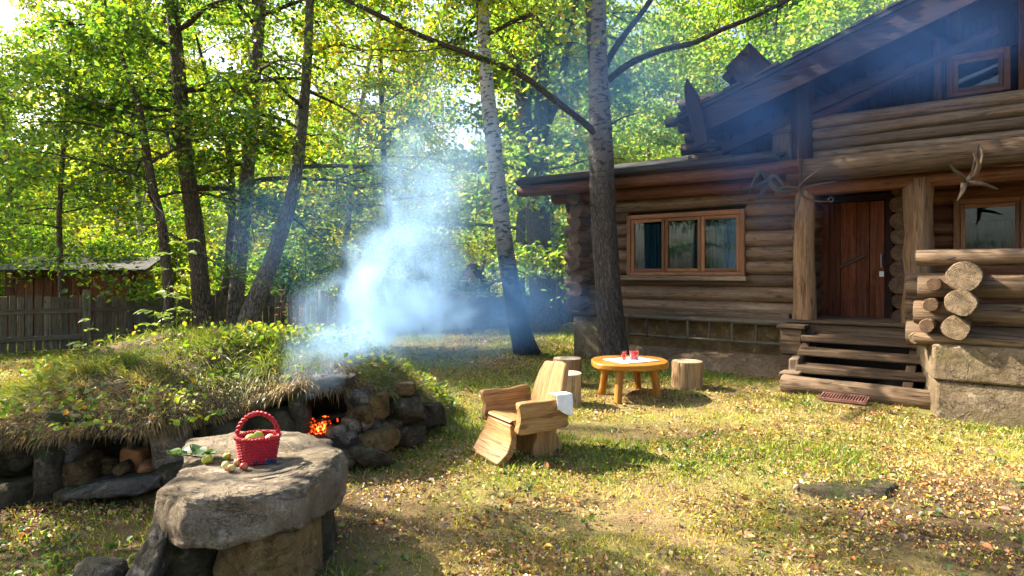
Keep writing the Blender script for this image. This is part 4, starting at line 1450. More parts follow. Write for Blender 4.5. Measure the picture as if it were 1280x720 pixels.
# fire
fire = empty('fire', P(396, 543, 5.12), 0, 'small fire of glowing embers in the dark oven mouth', 'fire')
mb = MB(260)
for i in range(5):
    a = rr.uniform(-.5, .5)
    c0 = Vector((rr.uniform(-.10, .14), rr.uniform(-.02, .18), 0.03 + 0.022 * i))
    dvec = Vector((math.cos(a), math.sin(a), rr.uniform(-.1, .25))) * rr.uniform(.1, .16)
    mb.log(c0 - dvec, c0 + dvec, rr.uniform(.015, .026), 4, 8, 0.2, 0.01)
mb.build('charred_log', M['char'], fire)
bm = bmesh.new()
for i in range(130):
    s_ = rr.uniform(.004, .014)
    cx_, cy_ = rr.gauss(0.0, .06), rr.uniform(-.05, .12)
    mt4 = Matrix.Translation((cx_, cy_, 0.015 + rr.random() ** 2 * .11)) @ Matrix.Rotation(rr.uniform(0, 6), 4, Vector((rr.random(), rr.random(), 1))) @ Matrix.Diagonal((s_ * rr.uniform(.8, 2), s_, s_ * .8, 1))
    bmesh.ops.create_icosphere(bm, subdivisions=1, radius=1, matrix=mt4)
me = bpy.data.meshes.new('ember_bed')
bm.to_mesh(me)
bm.free()
me.materials.append(M['ember'])
o = bpy.data.objects.new('ember_bed', me)
COL.objects.link(o)
o.parent = fire
mb = MB(261)
for i in range(5):
    x0, y0 = rr.uniform(-.09, .07), rr.uniform(-.04, .06)
    h_ = rr.uniform(.03, .07)
    mb.tube([(x0, y0, .03), (x0 + .006, y0, .03 + h_ * .4), (x0 + rr.uniform(-.02, .02), y0, .03 + h_)], [.008, .007, .0006], 6, True, 0, 0)
mb.build('flame', M['flame'], fire)

# ------------------------------------------------------------------ basket, apples, sprig
def topz(x, y):
    """height of the slab surface"""
    mi_ = slab_o.matrix_world.inverted()
    hit = slab_o.ray_cast(mi_ @ Vector((x, y, 0.9)), (mi_.to_3x3() @ Vector((0, 0, -1))).normalized())
    return (slab_o.matrix_world @ hit[1]).z if hit[0] else SLT


bpy.context.view_layer.update()
bx, by = -1.35, 3.40
bz = topz(bx, by)
bk = empty('wicker_basket', (bx, by, bz + 0.003), 0.15, 'small bright red wicker basket with a hooped handle on the stone slab', 'basket')
mb = MB(270)
NST = 22
prof_b = lambda z: 0.084 + 0.024 * min(1, z / 0.12) ** 0.8
for j in range(17):      # weavers running over and under the stakes
    z = 0.006 + j * 0.0073
    pts = []
    for k in range(NST * 4 + 1):
        a = 2 * PI * k / (NST * 4)
        r = prof_b(z) + 0.0045 * math.cos(a * NST / 2 + (PI if j % 2 else 0))
        pts.append((r * math.cos(a), r * math.sin(a) * 0.86, z))
    mb.tube(pts, 0.0044, 6, False)
for k in range(NST):
    a = 2 * PI * k / NST
    mb.tube([(prof_b(z) * math.cos(a), prof_b(z) * math.sin(a) * .86, z) for z in (0.0, 0.04, 0.08, 0.125)], 0.004, 6)
lathe(mb, [(0.001, 0.004), (0.084 * 0.9, 0.005)], 20)
mb.build('basket_body', M['wicker'], bk)
mb = MB(271)
for ph in range(3):
    pts = []
    for k in range(121):
        a = 2 * PI * k / 120
        q = a * 14 + ph * 2 * PI / 3
        r = 0.110 + 0.006 * math.cos(q)
        pts.append((r * math.cos(a), r * math.sin(a) * .86, 0.132 + 0.006 * math.sin(q)))
    mb.tube(pts, 0.0055, 6, False)
mb.build('rim', M['wicker'], bk)
mb = MB(272)
for ph in range(2):
    pts = []
    for k in range(61):
        a = PI * k / 60
        q = a * 16 + ph * PI
        r = 0.105 + 0.006 * math.cos(q)
        pts.append((r * math.cos(a), 0.006 * math.sin(q), 0.13 + r * math.sin(a) * 1.16))
    mb.tube(pts, 0.0075, 7)
mb.build('handle', M['wicker'], bk)


def apple(x, y, z, r, mt, label, seed):
    rg = random.Random(seed)
    o = empty('apple', (x, y, z + r * 0.93), rg.uniform(0, 6), label, 'apple', 'apples on and around the red basket')
    o.rotation_euler = (rg.uniform(-.7, .7), rg.uniform(-.7, .7), rg.uniform(0, 6))
    mb = MB()
    pr = []
    for k in range(15):
        a = PI * k / 14
        rr_ = r * math.sin(a) * (1 + 0.06 * math.cos(a))
        zz = -r * math.cos(a) * 0.92
        zz -= math.copysign(1, zz) * r * 0.22 * math.exp(-(math.sin(a) / 0.35) ** 2)
        pr.append((max(rr_, 0.0006), zz))
    lathe(mb, pr, 18)
    mb.build('fruit', mt, o)
    mb = MB()
    mb.tube([(0, 0, r * 0.68), (0.002, 0, r * 0.9), (0.005, 0.002, r * 1.12)], 0.0015, 6)
    mb.build('stalk', M['branch'], o)
    return o


def on_slab(px, py, d0=3.2):
    d = d0
    for _ in range(6):
        q = P(px, py, d)
        z = topz(q.x, q.y)
        d = (EYE - z) * F / (py - HZ)
    q = P(px, py, d)
    return q.x, q.y, topz(q.x, q.y)


apple_sp = [(283, 587, .024, 'apple_pale', 'red cheeked apple at the left end of the row before the basket'), (289, 590, .022, 'apple_pale', 'pale yellow green apple lowest in the row before the basket'),
            (305, 588, .022, 'apple_blush', 'rosy apple at the right end of the row, touching the basket foot'), (297, 582, .021, 'apple_blush', 'small rosy apple half hidden behind the row, beside the basket'),
            (306, 579, .021, 'apple_pale', 'pale apple at the back of the row, right against the basket'), (259, 580, .027, 'apple_green', 'yellow green apple lying beside the leafy sprig'),
            (284, 575, .022, 'apple_green', 'dull green apple between the sprig and the basket')]
ap_xy = []
for i, (px, py, r, mt, lb) in enumerate(apple_sp):
    x, y, z = on_slab(px, py)
    for (ax, ay, ar) in ap_xy:          # keep them from overlapping
        dx, dy = x - ax, y - ay
        dd = math.hypot(dx, dy)
        if dd < r + ar:
            k = (r + ar + .001 - dd) / max(dd, 1e-4)
            x += dx * k
            y += dy * k
    ap_xy.append((x, y, r))
    apple(x, y, topz(x, y), r, M[mt], lb, 500 + i)
apple(bx + 0.005, by - 0.02, bz + 0.105, 0.032, M['apple_green'], 'green apple on top inside the red basket', 520)
apple(bx - 0.05, by + 0.025, bz + 0.085, 0.03, M['apple_green'], 'green apple lower down in the basket, left of the top one', 521)
apple(bx + 0.055, by + 0.02, bz + 0.085, 0.03, M['apple_blush'], 'blushing apple lower down in the basket, right of the top one', 522)
# sprig with broad leaves
x, y, z = on_slab(246, 578)
sp = empty('leafy_sprig', (x, y, z), 0, 'sprig of broad dark green leaves lying on the left of the slab', 'sprig')
mb = MB(280)
mb.tube([(-0.12, 0.012, 0.03), (-0.06, 0.01, 0.035), (0.03, 0.018, 0.02), (0.08, 0.03, 0.008)], [0.0025, 0.003, 0.0035, 0.003], 6)
mb.build('stem', M['branch'], sp)


def big_leaf(mb, base, dirv, Ln, Wd, curl, roll=0.0):
    dirv = Vector(dirv).normalized()
    side = dirv.cross(Vector((0, 0, 1))).normalized()
    up = side.cross(dirv)
    side, up = side * math.cos(roll) + up * math.sin(roll), up * math.cos(roll) - side * math.sin(roll)
    b0 = len(mb.v)
    n = 7
    for i in range(n + 1):
        f = i / n
        w_ = Wd * math.sin(PI * f ** 0.8) * (1 - 0.15 * f)
        c_ = Vector(base) + dirv * Ln * f + up * (curl * Ln * math.sin(f * PI) - curl * Ln * 0.6 * f)
        for s_ in (-1, 0, 1):
            mb.v.append(c_ + side * w_ * s_ + up * (abs(s_) * w_ * 0.3))
    for i in range(n):
        for k in range(2):
            A = b0 + i * 3 + k
            mb.face([A, A + 1, A + 4, A + 3], [(0, 0)] * 4)


m, t = mat('broad_leaf')
nz = t.noise(t.coord('Object'), 22, 3)
c = t.mix(nz, (0.03, 0.075, 0.022), (0.07, 0.15, 0.04))
tr = t.n('ShaderNodeBsdfTranslucent', {'Color': (0.12, 0.22, 0.03, 1)}).outputs[0]
pb = t.n('ShaderNodeBsdfPrincipled', {'Base Color': c, 'Roughness': 0.45}).outputs[0]
t.out(t.n('ShaderNodeMixShader', {0: 0.25, 1: pb, 2: tr}).outputs[0])
M['broad'] = m
rl = random.Random(8)
for i in range(11):
    mb = MB()
    bx_ = -0.12 + 0.021 * i
    a = rl.uniform(-0.6, 0.6) + (PI / 2 if i % 2 else -PI / 2) + 0.5
    big_leaf(mb, (bx_, 0.015 + 0.1 * max(0, bx_), 0.034), (math.cos(a), math.sin(a), rl.uniform(0, .5)), rl.uniform(.08, .125), rl.uniform(.028, .044), rl.uniform(.05, .25), rl.uniform(-.4, .4))
    mb.build('leaf', M['broad'], sp)
x, y, z = on_slab(333, 580)
bm = bmesh.new()
for i in range(26):
    bmesh.ops.create_icosphere(bm, subdivisions=2, radius=0.0085, matrix=Matrix.Translation((x + rl.gauss(0, .03), y + rl.gauss(0, .014), z + .007 + (0.012 if i % 4 == 0 else 0))))
me = bpy.data.meshes.new('berry_bunch')
bm.to_mesh(me)
bm.free()
me.materials.append(M['berry'])
me.polygons.foreach_set('use_smooth', [True] * len(me.polygons))
o = bpy.data.objects.new('berry_bunch', me)
COL.objects.link(o)
tag(o, 'little heap of dark blue berries beside the foot of the red basket', 'berries')

# ------------------------------------------------------------------ fences
def fence_line(name, pts, zt0, zt1, board, gap, label, post_at, rails, seed, postw=0.13, cap=False, zbot=0.02):
    a, b = Vector((*pts[0], 0)), Vector((*pts[1], 0))
    rz = math.atan2(b.y - a.y, b.x - a.x)
    Ln = (b - a).length
    o = empty(name, a, rz, label, 'fence')
    rg = random.Random(seed)
    mb = MB(seed)
    x = 0.0
    while x < Ln:
        z1 = zt0 + (zt1 - zt0) * x / Ln + rg.uniform(-.03, .02)
        w_ = board * rg.uniform(.85, 1.1)
        M4 = Matrix.Translation((x + w_ / 2, 0, 0)) @ Matrix.Rotation(rg.uniform(-.012, .012), 4, 'Y')
        gz = Hs(*(a + (b - a) * (x / Ln)).xy)
        mb.box((-w_ / 2, -0.011, gz + zbot), (w_ / 2, 0.011, z1), M4, jit=0.004)
        x += w_ + gap * rg.uniform(.5, 1.5)
    mb.build('picket_panel', M['fence'], o, False)
    for i, zr in enumerate(rails):
        mb = MB(seed + 10 + i)
        mb.box((-0.05, -0.065, zr - 0.05), (Ln, -0.0125, zr + 0.045), jit=0.01)
        mb.build('rail', M['fence'], o, False, 0.006)
    for i, xp in enumerate(post_at):
        mb = MB(seed + 30 + i)
        zt = zt0 + (zt1 - zt0) * xp / Ln + 0.12
        mb.box((xp - postw / 2, -0.20, -0.1), (xp + postw / 2, -0.067, zt), jit=0.006)
        mb.build('post', M['fence'], o, False, 0.01)
    if cap:
        mb = MB(seed + 50)
        mb.box((-0.05, -0.05, zt0 + 0.015), (Ln, 0.05, zt0 + 0.045), jit=0.004)
        mb.build('cap_board', M['sill'], o, False)
    return o


fence_line('picket_fence', ((-11.6, 10.4), (-4.4, 15.6)), 1.16, 0.98, 0.115, 0.022, 'old grey picket fence with a square post running behind the grassy mound', [0.6, 3.9, 6.3, 8.6], [0.80, 0.28], 600)
fence_line('board_fence', ((-4.3, 15.7), (0.05, 17.6)), 0.92, 0.88, 0.15, 0.004, 'dark close boarded fence behind the smoke with a pale cap rail', [2.2, 4.6], [0.7, 0.3], 640, 0.11, True)
fence_line('board_fence', ((0.15, 17.7), (4.4, 22.0)), 0.9, 0.88, 0.15, 0.004, 'dark close boarded fence behind the forked tree, left of the house', [2.4], [0.7, 0.3], 680, 0.11)

# shed beyond the fence and a little playhouse far off
shed = empty('shed', (-10.6, 15.9, 0), R(22), 'reddish brown plank shed half hidden by leaves beyond the picket fence', 'shed')
shed.scale = (0.9, 0.9, 0.84)
mb = MB(700)
x = -1.4
while x < 1.4:
    mb.box((x, -1.4, -0.1), (x + 0.17 + 0.02 * rr.random(), -1.36, 1.9 + 0.06 * rr.random()), jit=0.008)
    x += 0.2
y = -1.36
while y < 1.4:
    mb.box((1.41, y, -0.1), (1.45, y + 0.19, 2.0), jit=0.006)
    y += 0.2
mb.box((-1.4, -1.355, -0.1), (1.405, 1.4, 1.9))
mb.build('wall', M['shed'], shed, False)
mb = MB(701)
b = 0
for (xx) in (-1.65, 1.7):
    mb.v += [Vector((xx, -1.75, 1.85)), Vector((xx, 1.8, 2.3)), Vector((xx, 1.8, 2.36)), Vector((xx, -1.75, 1.91))]
for f in ((0, 1, 2, 3), (7, 6, 5, 4), (0, 4, 5, 1), (1, 5, 6, 2), (2, 6, 7, 3), (3, 7, 4, 0)):
    mb.face(list(f), [(mb.v[k].x, mb.v[k].y) for k in f])
mb.build('roof', M['roofing'], shed, False)
mb = MB(702)
mb.box((0.4, -1.46, 0.0), (1.3, -1.41, 1.8), jit=0.004)
mb.build('door', M['plank_door'], shed, False, 0.008)

pc = P(587, 352, 40)
play = empty('playhouse', (pc.x, pc.y, Hs(pc.x, pc.y)), R(-12), 'tiny pale red playhouse with white trim and a pointed gable far behind the board fence', 'playhouse')
mb = MB(710)
o = [(-0.62, 0), (0.62, 0), (0.62, 0.8), (0, 1.75), (-0.62, 0.8)]
mb.prism(o, 1.6, Matrix.Translation((0, 0.8, 0.12)) @ Matrix.Rotation(R(90), 4, 'X'))
mb.build('wall', M['pink_wall'], play, False)
mb = MB(711)
for sx in (-1, 1):
    Mx = Matrix.Translation((sx * 0.36, 0.75, 1.40)) @ Matrix.Rotation(sx * math.atan2(0.95, 0.62), 4, 'Y')
    mb.box((-0.68, -1.0, -0.03), (0.68, 0.95, 0.03), Mx)
mb.build('roof', M['plank_dark'], play, False)
mb = MB(712)
for a_, b_ in (((-0.66, -0.06, 0.1), (-0.58, 0.0, 0.95)), ((0.58, -0.06, 0.1), (0.66, 0.0, 0.95)), ((-0.05, -0.06, 0.1), (0.05, 0.0, 1.1)), ((-0.6, -0.06, 0.88), (0.6, 0.0, 0.96))):
    mb.box(a_, b_)
mb.build('trim', M['white_trim'], play, False)
mb = MB(713)
mb.box((-0.42, -0.03, 0.35), (-0.12, -0.004, 0.8))
mb.build('window', M['dark_inside'], play, False)
mb = MB(714)
mb.box((0.7, 0.0, 0.0), (1.6, 1.4, 0.62))
mb.box((0.6, -0.15, 0.62), (1.75, 1.6, 0.74))
mb.build('porch', M['shed'], play, False)

# ------------------------------------------------------------------ trees
GREEN = [(0.0649, 0.1416, 0.0236), (0.0944, 0.1829, 0.026), (0.0472, 0.1062, 0.0212), (0.1416, 0.2183, 0.026), (0.2006, 0.236, 0.026), (0.0413, 0.0826, 0.0236)]
LIME = [(0.1416, 0.236, 0.0236), (0.2006, 0.2773, 0.0236), (0.1062, 0.1829, 0.0236), (0.3186, 0.2832, 0.026), (0.354, 0.2714, 0.0236)]
DEEP = [(0.0413, 0.0826, 0.0212), (0.059, 0.1121, 0.0236), (0.0826, 0.1416, 0.0295), (0.033, 0.0649, 0.0189)]
PALE = [(0.118, 0.2124, 0.0472), (0.1652, 0.2478, 0.059), (0.0944, 0.177, 0.0413), (0.236, 0.2478, 0.0708)]


SUNV = Vector((-0.93, 0.36)).normalized() * math.cos(R(40))
SUNZ = math.sin(R(40))


def opens_glade(p, rng, prob=0.85):
    """the crowns leave a gap through which the lawn by the table gets its sun"""
    k_ = (p[:, 2] - 0.3) / SUNZ
    gx_, gy_ = p[:, 0] - SUNV.x * k_, p[:, 1] - SUNV.y * k_
    inside = ((gx_ - 1.7) / 2.7) ** 2 + ((gy_ - 7.4) / 2.0) ** 2 < 1
    return ~(inside & (rng.random(len(p)) < prob))


def in_house(p):
    dx, dy = p[:, 0] - HOUSE_C.x, p[:, 1] - HOUSE_C.y
    tt_ = dx * U2.x + dy * U2.y
    ss_ = dx * N2.x + dy * N2.y
    return (tt_ > -1.2) & (ss_ < 1.3) & (p[:, 2] < 7.0)


def curve_pts(rng, p0, az, el, Ln, n=7, droop=0.5, wig=0.12):
    d = Vector((math.cos(az) * math.cos(el), math.sin(az) * math.cos(el), math.sin(el)))
    pts = [Vector(p0)]
    for i in range(n):
        d = (d + Vector(rng.normal(size=3)) * wig + Vector((0, 0, -droop / n))).normalized()
        pts.append(pts[-1] + d * Ln / n)
    return pts


def grow(rng, trunk, z_lo, z_hi, n_limb, limb_len, n_leaf, top_len=0.35, droop=0.6, el=(0.1, 0.7), cluster=0.26, sub=6, az_bias=None, trunk_r0=None):
    """limbs along the trunk polyline; returns (limb list [(pts, radii)], leaf points)"""
    zs = [q[0].z for q in trunk]
    limbs, leaf = [], []
    weights = []
    for i in range(n_limb):
        f = (i + rng.random()) / n_limb
        z = z_lo + (z_hi - z_lo) * f
        k = max(0, min(len(trunk) - 2, np.searchsorted(zs, z) - 1))
        a, b = trunk[k], trunk[k + 1]
        g_ = (z - a[0].z) / max(1e-3, b[0].z - a[0].z)
        p0 = a[0].lerp(b[0], max(0, min(1, g_)))
        r0 = (a[1] + (b[1] - a[1]) * max(0, min(1, g_)))
        az = i * 2.399 + rng.normal() * 0.35
        if az_bias is not None and rng.random() < az_bias[1]:
            az = az_bias[0] + rng.normal() * 0.7
        Ln = limb_len * (1 - (1 - top_len) * f) * rng.uniform(0.7, 1.15)
        e = el[0] + (el[1] - el[0]) * (0.3 * rng.random() + 0.7 * f)
        pts = curve_pts(rng, p0, az, e, Ln, 8, droop)
        rl_ = min(r0 * 0.42, 0.012 + 0.022 * Ln)
        limbs.append((pts, [max(0.004, rl_ * (1 - 0.85 * j / 8)) for j in range(9)]))
        for s_ in range(sub):
            j = 2 + int(rng.random() * 6.99)
            j = min(j, 8)
            sa = az + rng.choice([-1, 1]) * rng.uniform(0.4, 1.2)
            sp_ = curve_pts(rng, pts[j], sa, rng.uniform(-0.2, 0.5), Ln * rng.uniform(0.22, 0.42), 5, droop * 0.9)
            limbs.append((sp_, [max(0.0025, rl_ * 0.3 * (1 - 0.8 * q / 5)) for q in range(6)]))
            for q in range(2, 6):
                leaf.append(sp_[q])
                weights.append(1.0)
        for q in range(4, 9):
            leaf.append(pts[q])
            weights.append(0.8)
    leaf = np.array([tuple(p) for p in leaf])
    w_ = np.array(weights) * rng.uniform(0.15, 1.6, len(weights)) ** 1.5
    idx = rng.choice(len(leaf), n_leaf, p=w_ / w_.sum())
    pts = leaf[idx] + rng.normal(size=(n_leaf, 3)) * np.array([cluster, cluster, cluster * 0.55])
    return limbs, pts


def build_tree(name, org, trunks, limbs, pts, bark, leaf_mt, pal, lsize, rng, label, group=None, seg=14, keep=None, extra=(), wts=None, wob=0.10, cat_='tree'):
    o = empty(name, org, 0, label, cat_, group)
    org = Vector(org)
    mb = MB(int(rng.integers(1, 9999)))
    for tr_ in trunks:
        mb.tube([p - org for p, r in tr_], [r for p, r in tr_], seg, True, 0, 0, wob)
    mb.build('trunk', bark, o)
    mb = MB(int(rng.integers(1, 9999)))
    for p_, r_ in list(limbs) + list(extra):
        mb.tube([q - org for q in p_], r_, 6 if max(r_) < 0.05 else 10, False, 0, 0, 0.15)
    if mb.v:
        mb.build('branches', M['branch'], o)
    if pts is not None and len(pts):
        k = ~in_house(pts)
        k &= (pts[:, 1] > 5.2) | (np.abs(pts[:, 0]) > np.abs(pts[:, 1]) + 2.5) | (pts[:, 2] > 6)
        k &= opens_glade(pts, rng)  # leaves removed so direct sun reaches the lawn by the table
        if keep is not None:
            k &= keep(pts)
        pts = pts[k]
        n = len(pts)
        leaves('crown', pts - np.array(tuple(org)), lsize * rng.uniform(0.65, 1.3, n), pick_cols(rng, n, pal, wts), leaf_mt, rng, parent=o)
    return o


def px_trunk(d, pts, top_px=None, dd=0.0):
    """trunk centre line from measured points (px, py, width px); foot at ground"""
    res = []
    for i, (px, py, w_) in enumerate(pts):
        dk = d + dd * i / max(1, len(pts) - 1)
        res.append((P(px, py, dk), w_ / F * dk / 2))
    p0, r0 = res[0]
    g_ = Hs(p0.x, p0.y)
    if p0.z > g_ - 0.1:
        q = res[1][0] - p0
        foot = p0 - q * ((p0.z - (g_ - 0.15)) / q.z)
        res = [(foot, r0 * 1.25)] + res
    # smooth
    ps = [r[0] for r in res]
    fine = []
    n = (len(res) - 1) * 5
    for k in range(n + 1):
        u = k / n
        i = min(int(u * (len(res) - 1)), len(res) - 2)
        f = u * (len(res) - 1) - i
        fine.append((cat(ps, u), res[i][1] + (res[i + 1][1] - res[i][1]) * f))
    return fine


def extend(tr_, ztop, rng, lean=None):
    p, r = tr_[-1]
    d_ = (tr_[-1][0] - tr_[-4][0]).normalized() if lean is None else lean
    n = max(2, int((ztop - p.z) / 0.8))
    for k in range(1, n + 1):
        d_ = (d_ + Vector((rng.normal() * 0.04, rng.normal() * 0.04, 0.03))).normalized()
        q = tr_[-1][0] + d_ * ((ztop - p.z) / n)
        tr_.append((q, max(0.012, r * (1 - 0.88 * k / n))))
    return tr_


rng = np.random.default_rng(12)
HERO = [
    # name, d, trunk px, ztop, zlo, nlimb, limb_len, nleaf, lsize, palette, bark, label
    ('leafy_tree', 13.0, [(257, 430, 28), (252, 372, 26), (243, 280, 24), (232, 200, 22), (222, 80, 20), (214, -10, 18)], 12.5, 3.2, 24, 3.4, 10000, 0.105, GREEN, 'bark',
     'tall dark trunk leaning slightly left, second from the left behind the mound'),
    ('leafy_tree', 13.6, [(290, 432, 24), (298, 340, 22), (308, 230, 20), (318, 100, 18), (326, -10, 16)], 13.0, 3.4, 22, 3.2, 9000, 0.105, GREEN, 'bark_grey',
     'straight grey trunk right of the dark leaning trunk, behind the mound'),
    ('leafy_tree', 12.6, [(296, 446, 34), (303, 420, 30), (322, 370, 26), (345, 310, 22), (368, 230, 18), (382, 110, 14), (388, -10, 12)], 11.5, 3.6, 18, 3.0, 7000, 0.10, LIME, 'bark_grey',
     'trunk curving up from a strong right lean at the edge of the smoke'),
    ('leafy_tree', 12.0, [(215, 443, 16), (205, 300, 14), (190, 230, 12), (175, 140, 10), (160, 95, 7)], 7.5, 2.1, 20, 3.0, 8500, 0.10, GREEN, 'bark',
     'thin dark stem left of the tall leaning trunk, with long arching side limbs'),
    ('leafy_tree', 14.5, [(275, 430, 14), (285, 330, 12), (290, 250, 11), (283, 170, 9), (265, 120, 7)], 8.0, 3.0, 12, 2.5, 4000, 0.10, GREEN, 'bark',
     'thin crooked stem standing between the two tall trunks behind the mound'),
    ('leafy_tree', 20.0, [(490, 400, 13), (487, 280, 10), (480, 200, 9), (476, 90, 8), (470, -10, 7)], 14.0, 2.0, 34, 2.8, 15000, 0.115, LIME, 'bark',
     'slim yellow green tree rising directly behind the white smoke'),
    ('leafy_tree', 13.2, [(80, 425, 9), (77, 360, 8), (74, 270, 7), (80, 180, 6)], 6.5, 1.9, 20, 2.6, 10000, 0.095, GREEN, 'bark',
     'thin bushy young tree at the far left behind the picket fence post'),
]
for (nm, d, tp, ztop, zlo, nl, ll, nlf, ls, pal, bk_, lab) in HERO:
    tr_ = [(q_, r_ * .84) for q_, r_ in px_trunk(d, tp)]
    tr_ = extend(tr_, ztop, rng)
    limbs, pts = grow(rng, tr_, zlo, ztop - 0.2, nl, ll, nlf, 0.4, 0.75)
    build_tree(nm, tr_[0][0], [tr_], limbs, pts, M[bk_], M['leaf'], pal, ls, rng, lab, 'trees behind the mound', keep=lambda p: p[:, 1] > 11.0 + 0.5 * np.sin(p[:, 0] * 3))

# birch by the lawn
tr_ = px_trunk(11.8, [(660, 447, 40), (654, 428, 33), (645, 390, 27), (636, 340, 25), (627, 280, 24), (617, 180, 22), (608, 100, 19), (602, -10, 17)])
tr_ = [(q_, r_ * .9) for q_, r_ in extend(tr_, 12.0, rng)]
limbs, pts = grow(rng, tr_, 5.6, 11.8, 18, 2.2, 9000, 0.5, 1.0)
hang = [[P(*q) for q in path] for path in ([(603, 130, 11.8), (600, 190, 11.7), (597, 240, 11.7), (594, 280, 11.7)], [(606, 110, 11.8), (596, 150, 11.6), (592, 200, 11.6)])]
build_tree('birch_tree', tr_[0][0], [tr_], limbs, pts, M['birch'], M['leaf'], LIME, 0.085, rng, 'slender white birch with black marks leaning left at the edge of the lawn',
           extra=[([cat(h, k / 9) for k in range(10)], [0.006] * 10) for h in hang])

# forked tree left of the house
t0_ = px_trunk(16.5, [(682, 412, 36), (676, 330, 31), (671, 260, 31), (670, 195, 30)])
forks = [px_trunk(16.5, p)[5:] if False else [(P(x, y, 16.5), w_ / F * 16.5 / 2) for x, y, w_ in p] for p in (
    [(670, 200, 24), (664, 180, 16), (650, 110, 13), (632, 40, 10), (620, -10, 9)], [(671, 205, 26), (676, 160, 20), (678, 90, 17), (676, -10, 15)],
    [(676, 170, 12), (690, 140, 11), (704, 90, 9), (716, 30, 8), (722, -10, 7)], [(668, 190, 13), (655, 150, 11), (644, 90, 9), (640, 20, 7)])]
forks = [[(cat([q[0] for q in f_], k / 16), np.interp(k / 16, np.linspace(0, 1, len(f_)), [q[1] for q in f_])) for k in range(17)] for f_ in forks]
forks[1] = extend(forks[1], 13.5, rng)
limbs, pts = grow(rng, forks[1], 7.2, 13.0, 20, 3.4, 8000, 0.5, 0.35)
l2, p2 = grow(rng, forks[0], 6.6, 8.0, 6, 2.0, 1200, 0.6, 0.3)
build_tree('forked_tree', t0_[0][0], [t0_] + forks, limbs + l2, np.concatenate([pts, p2]), M['bark'], M['leaf'], PALE, 0.11, rng, 'stout tree forking into several stems behind the low eave')
tr_ = px_trunk(19.0, [(702, 405, 15), (697, 340, 13), (690, 290, 11), (684, 230, 9)])
tr_ = extend(tr_, 9.5, rng)
limbs, pts = grow(rng, tr_, 2.2, 9.3, 18, 2.6, 10000, 0.5, 0.7)
build_tree('leafy_tree', tr_[0][0], [tr_], limbs, pts, M['bark_grey'], M['leaf'], LIME, 0.11, rng, 'thin leafy tree between the forked tree and the house corner')

# the big old birch before the house
tr_ = px_trunk(10.4, [(774, 466, 50), (768, 440, 43), (764, 400, 38), (759, 340, 36), (754, 270, 34), (751, 190, 33), (748, 100, 28), (745, -10, 26)])
tr_ = extend(tr_, 12.5, rng)
big = [([(752, 180, 10.35), (742, 165, 10.3), (726, 150, 10.25), (702, 132, 10.15), (668, 105, 10.0), (640, 88, 9.9), (600, 72, 9.75), (560, 58, 9.6), (520, 42, 9.5), (480, 22, 9.35), (430, -2, 9.2), (380, -30, 9.1)], 0.062, 0.03),
       ([(760, 100, 10.4), (790, 78, 10.3), (830, 62, 10.2), (866, 54, 10.1), (900, 38, 9.9), (940, 22, 9.8), (985, 0, 9.6), (1030, -25, 9.5)], 0.055, 0.025),
       ([(752, 92, 10.4), (768, 62, 10.5), (788, 34, 10.6), (810, 5, 10.7), (830, -30, 10.8)], 0.06, 0.035),
       ([(742, 110, 10.4), (737, 60, 10.35), (734, 10, 10.3), (733, -30, 10.3)], 0.045, 0.03),
       ([(758, 160, 10.4), (776, 148, 10.3), (796, 142, 10.3)], 0.022, 0.008),
       ([(745, 255, 10.3), (730, 258, 10.2), (716, 250, 10.2)], 0.016, 0.006), ([(764, 258, 10.3), (780, 262, 10.2), (800, 258, 10.2)], 0.018, 0.006),
       ([(560, 58, 9.6), (520, 64, 9.5), (470, 62, 9.4), (420, 66, 9.3)], 0.014, 0.005)]
extra = []
for path, ra, rb in big:
    ps = [P(*q) for q in path]
    n = len(ps) * 4
    extra.append(([cat(ps, k / n) for k in range(n + 1)], [ra + (rb - ra) * k / n for k in range(n + 1)]))
tr_ = [(q_, r_ * .88) for q_, r_ in tr_]
limbs, pts = grow(rng, tr_, 6.3, 12.3, 26, 3.6, 26000, 0.6, 0.5)
# twigs with leaves on the upper reaches of the two big limbs
tw, tp = [], []
for (ps, rs), lo_, cnt in ((extra[0], 0.55, 14), (extra[1], 0.4, 16)):
    for k in range(cnt):
        i = int(len(ps) * (lo_ + (1 - lo_) * rng.random() * 0.98))
        c_ = curve_pts(rng, ps[i], rng.uniform(0, 2 * PI), rng.uniform(-0.2, 1.0), rng.uniform(0.5, 1.2), 5, 0.6)
        tw.append((c_, [0.006, 0.005, 0.004, 0.003, 0.003, 0.002]))
        for q in c_[2:]:
            tp.append(np.array(tuple(q)) + rng.normal(size=(22, 3)) * 0.14)
tp = np.concatenate(tp)
build_tree('birch_tree', tr_[0][0], [tr_], limbs + tw, np.concatenate([pts, tp]), M['birch_rough'], M['leaf'], GREEN, 0.08, rng, 'thick old birch with scaly bark and two long bare limbs before the log house', extra=extra, seg=20, wob=0.16)

# trees beyond the frame's left edge and behind the yard that shade the house and ground
protos = []
coll_far = []


